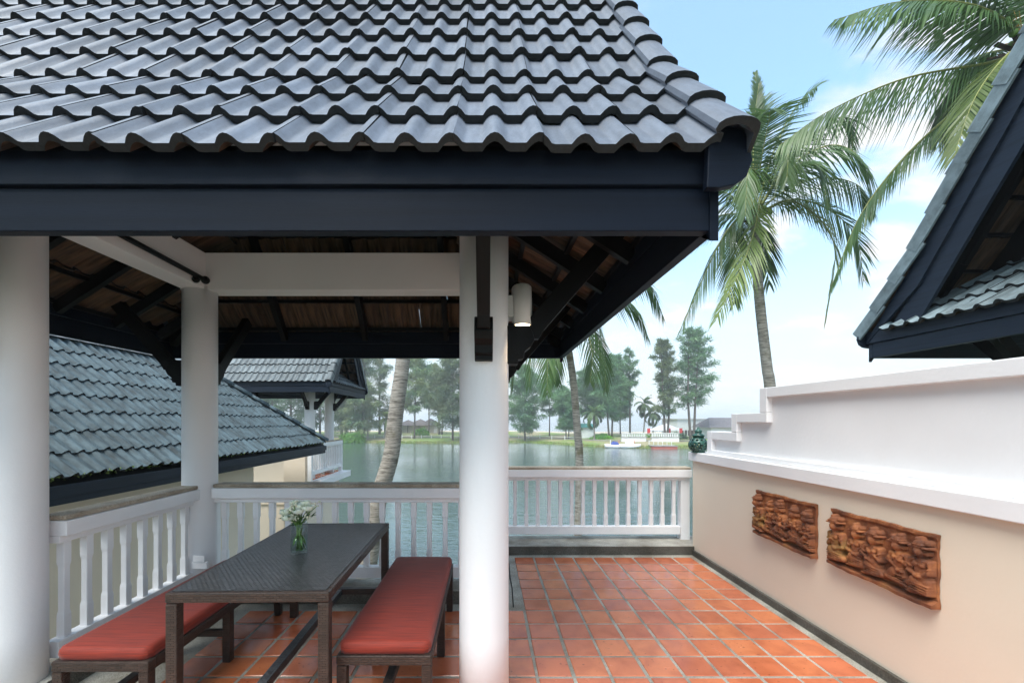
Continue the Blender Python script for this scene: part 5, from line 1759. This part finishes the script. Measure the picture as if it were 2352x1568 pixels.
mb = MB(); mb.add([(x0_, 91.6, .2), (x1_, 91.6, .2), (x1_, 100, .2), (x0_, 100, .2), (x0_ + 2.0, 95.8, 2.35), (x1_ - 2.0, 95.8, 2.35)], [(0, 1, 5, 4), (1, 2, 5), (2, 3, 4, 5), (3, 0, 4), (3, 2, 1, 0)])
mb.build('roof', M_grey_tile, SH)
# sea wall with fence
SW = empty('white_sea_wall', ((1490 - 1118) / 970 * 86, 86, -2.6), 'low white wall with railing behind the boats', 'wall')
for (xa, xb) in ((1428, 1484), (1497, 1560)):
    a_, b_ = (xa - 1118) / 970 * 86, (xb - 1118) / 970 * 86
    MB().box(a_, b_, 86, 86.4, -3.4, -1.75).build('wall', M_fwhite, SW)
    MB().box(a_ - .2, b_ + .2, 85.9, 86.5, -1.75, -1.62).build('coping', M_stone, SW)
    nn_ = int((b_ - a_) / .35)
    for k in range(nn_):
        xx = a_ + (k + .5) * (b_ - a_) / nn_
        MB().box(xx - .1, xx + .1, 86.15, 86.25, -1.62, -.95).build('picket', M_fwhite, SW)
    MB().box(a_, b_, 86.1, 86.3, -.95, -.85).build('top_rail', M_fwhite, SW)
# white tent roof and shed
def tent(label, x, D, w, z0, h):
    c = (x - 1118) / 970 * D
    G = empty('white_canopy', (c, D, z0 - 2), label, 'canopy', 'white canopies on the far shore')
    mb = MB(); mb.add([(c - w, D - w * .6, z0), (c + w, D - w * .6, z0), (c + w, D + w * .6, z0), (c - w, D + w * .6, z0), (c, D, z0 + h)], [(0, 1, 4), (1, 2, 4), (2, 3, 4), (3, 0, 4)])
    mb.build('canopy', M_doorw, G)
    for sx in (-1, 1):
        for sy in (-1, 1):
            MB().box(c + sx * w * .95 - .05, c + sx * w * .95 + .05, D + sy * w * .55 - .05, D + sy * w * .55 + .05, z0 - 2.6, z0 + .02).build('pole', M_fwhite, G)
tent('white pointed canopy left of the white building', 1530, 98, 3.4, -.5, 1.5)
SD = empty('boat_shed', ((1343 - 1118) / 970 * 98, 98, -2.3), 'white shed half hidden behind the second palm trunk', 'shed')
c = (1343 - 1118) / 970 * 98
MB().box(c - 1.9, c + 1.9, 96.5, 100, -2.8, .2).build('wall', M_fwhite, SD)
mb = MB(); mb.add([(c - 2.3, 96, .1), (c + 2.3, 96, .1), (c + 2.3, 100.5, .9), (c - 2.3, 100.5, .9), (c - 2.3, 96, .22), (c + 2.3, 96, .22), (c + 2.3, 100.5, 1.02), (c - 2.3, 100.5, 1.02)], [(3, 2, 1, 0), (4, 5, 6, 7), (0, 1, 5, 4), (1, 2, 6, 5), (2, 3, 7, 6), (3, 0, 4, 7)])
mb.build('roof', mat('teal_roof', (0.06, 0.25, 0.24), .6), SD)
# flags
for (x, lb) in ((1533, 'red flag on a pole left of the dock trees'), (1560, 'red banner beside the tallest trees'), (1486, 'red umbrella flag behind the sea wall')):
    c = at(x, 990, 90); z = ground_at(c.x, 90)
    G = empty('red_flag', (c.x, 90, z), lb, 'flag', 'red flags on the far shore')
    MB().tube([(c.x, 90, z - .2), (c.x, 90, z + 2.6)], .04, 6).build('pole', M_fwhite, G)
    MB().add([(c.x, 90, z + 2.5), (c.x + .35, 90.1, z + 2.45), (c.x + .7, 90, z + 2.5), (c.x + .7, 90, z + 1.5), (c.x + .35, 90.1, z + 1.45), (c.x, 90, z + 1.5)], [(0, 1, 4, 5), (1, 2, 3, 4)]).build('cloth', M_flag, G, fix=False)
# pedal boats and dock
def boat(label, x, D, L, blue):
    c = at(x, 1020, D)
    G = empty('pedal_boat', (c.x, D, WZ), label, 'boat', 'white boats moored across the lake')
    secs = []
    mb = MB(); vs = []
    n = 9
    for i in range(n):
        t = i / (n - 1); xx = c.x - L / 2 + L * t
        ww = L * .24 * (math.sin(math.pi * (0.08 + .84 * t)) ** .5); zb = WZ - .1 + .35 * abs(t - .5) ** 2 * 4 * .5; zt = WZ + .55 + .25 * abs(t - .5) * 2
        vs += [(xx, D - ww * .6, zb), (xx, D - ww, zt), (xx, D + ww, zt), (xx, D + ww * .6, zb)]
    fs = []
    for i in range(n - 1):
        for k in range(4):
            fs.append((i * 4 + k, i * 4 + (k + 1) % 4, i * 4 + 4 + (k + 1) % 4, i * 4 + 4 + k))
    fs += [(3, 2, 1, 0), tuple(4 * (n - 1) + k for k in range(4))]
    mb.add(vs, fs, 0, True); mb.build('hull', M_boat, G)
    mb = MB(); mb.add([(c.x - L * .2, D - .6, WZ + .6), (c.x + L * .2, D - .6, WZ + .6), (c.x + L * .2, D + .6, WZ + .6), (c.x - L * .2, D + .6, WZ + .6), (c.x - L * .1, D - .4, WZ + 1.25), (c.x + L * .12, D - .4, WZ + 1.15), (c.x + L * .12, D + .4, WZ + 1.15), (c.x - L * .1, D + .4, WZ + 1.25)], [(4, 5, 6, 7), (0, 1, 5, 4), (1, 2, 6, 5), (2, 3, 7, 6), (3, 0, 4, 7)])
    mb.build('cabin', M_blue if blue else M_boat, G, .05)
    for s in (-1, 1):
        MB().tube([(c.x + s * L * .22, D, WZ + .55), (c.x + s * L * .22, D, WZ + 1.5)], .05, 6).build('seat_back', M_boat if s < 0 else M_red, G)
boat('white boat with blue cover moored at the far bank', 1412, 79.0, 3.6, True)
boat('plain white boat right of the blue covered one', 1447, 78.6, 3.8, False)
c = at(1522, 1022, 78)
DK = empty('floating_dock', (c.x, 78, WZ), 'red floating dock with white rail at the far bank', 'dock')
MB().box(c.x - 2.2, c.x + 2.2, 76.8, 79.2, WZ - .2, WZ + .42).build('float', M_red, DK)
MB().box(c.x - 2.3, c.x + 2.3, 76.7, 79.3, WZ + .42, WZ + .55).build('deck', M_stone, DK)
for k in range(6):
    xx = c.x - 2.1 + k * .84
    MB().box(xx - .04, xx + .04, 79.0, 79.08, WZ + .55, WZ + 1.3).build('rail_post', M_fwhite, DK)
MB().box(c.x - 2.2, c.x + 2.2, 79.0, 79.1, WZ + 1.3, WZ + 1.38).build('rail', M_fwhite, DK)

# ------------------------------------------------------------------ haze in the air over the lake
m = bpy.data.materials.new('haze'); m.use_nodes = True
t = m.node_tree
for n_ in list(t.nodes): t.nodes.remove(n_)
o_ = t.nodes.new('ShaderNodeOutputMaterial'); v_ = t.nodes.new('ShaderNodeVolumePrincipled')
v_.inputs['Color'].default_value = (0.90, 0.95, 1.0, 1); v_.inputs['Density'].default_value = 0.0012; v_.inputs['Anisotropy'].default_value = 0.0
t.links.new(v_.outputs[0], o_.inputs['Volume'])
mb = MB(); mb.box(-9100, 9100, -80, 12100, -6.0, 26.0)
hz_o = tag(mb.build('haze', m), 'thin pale haze over the lake and far shore', 'haze', kind='stuff')
sc.cycles.volume_bounces = 0
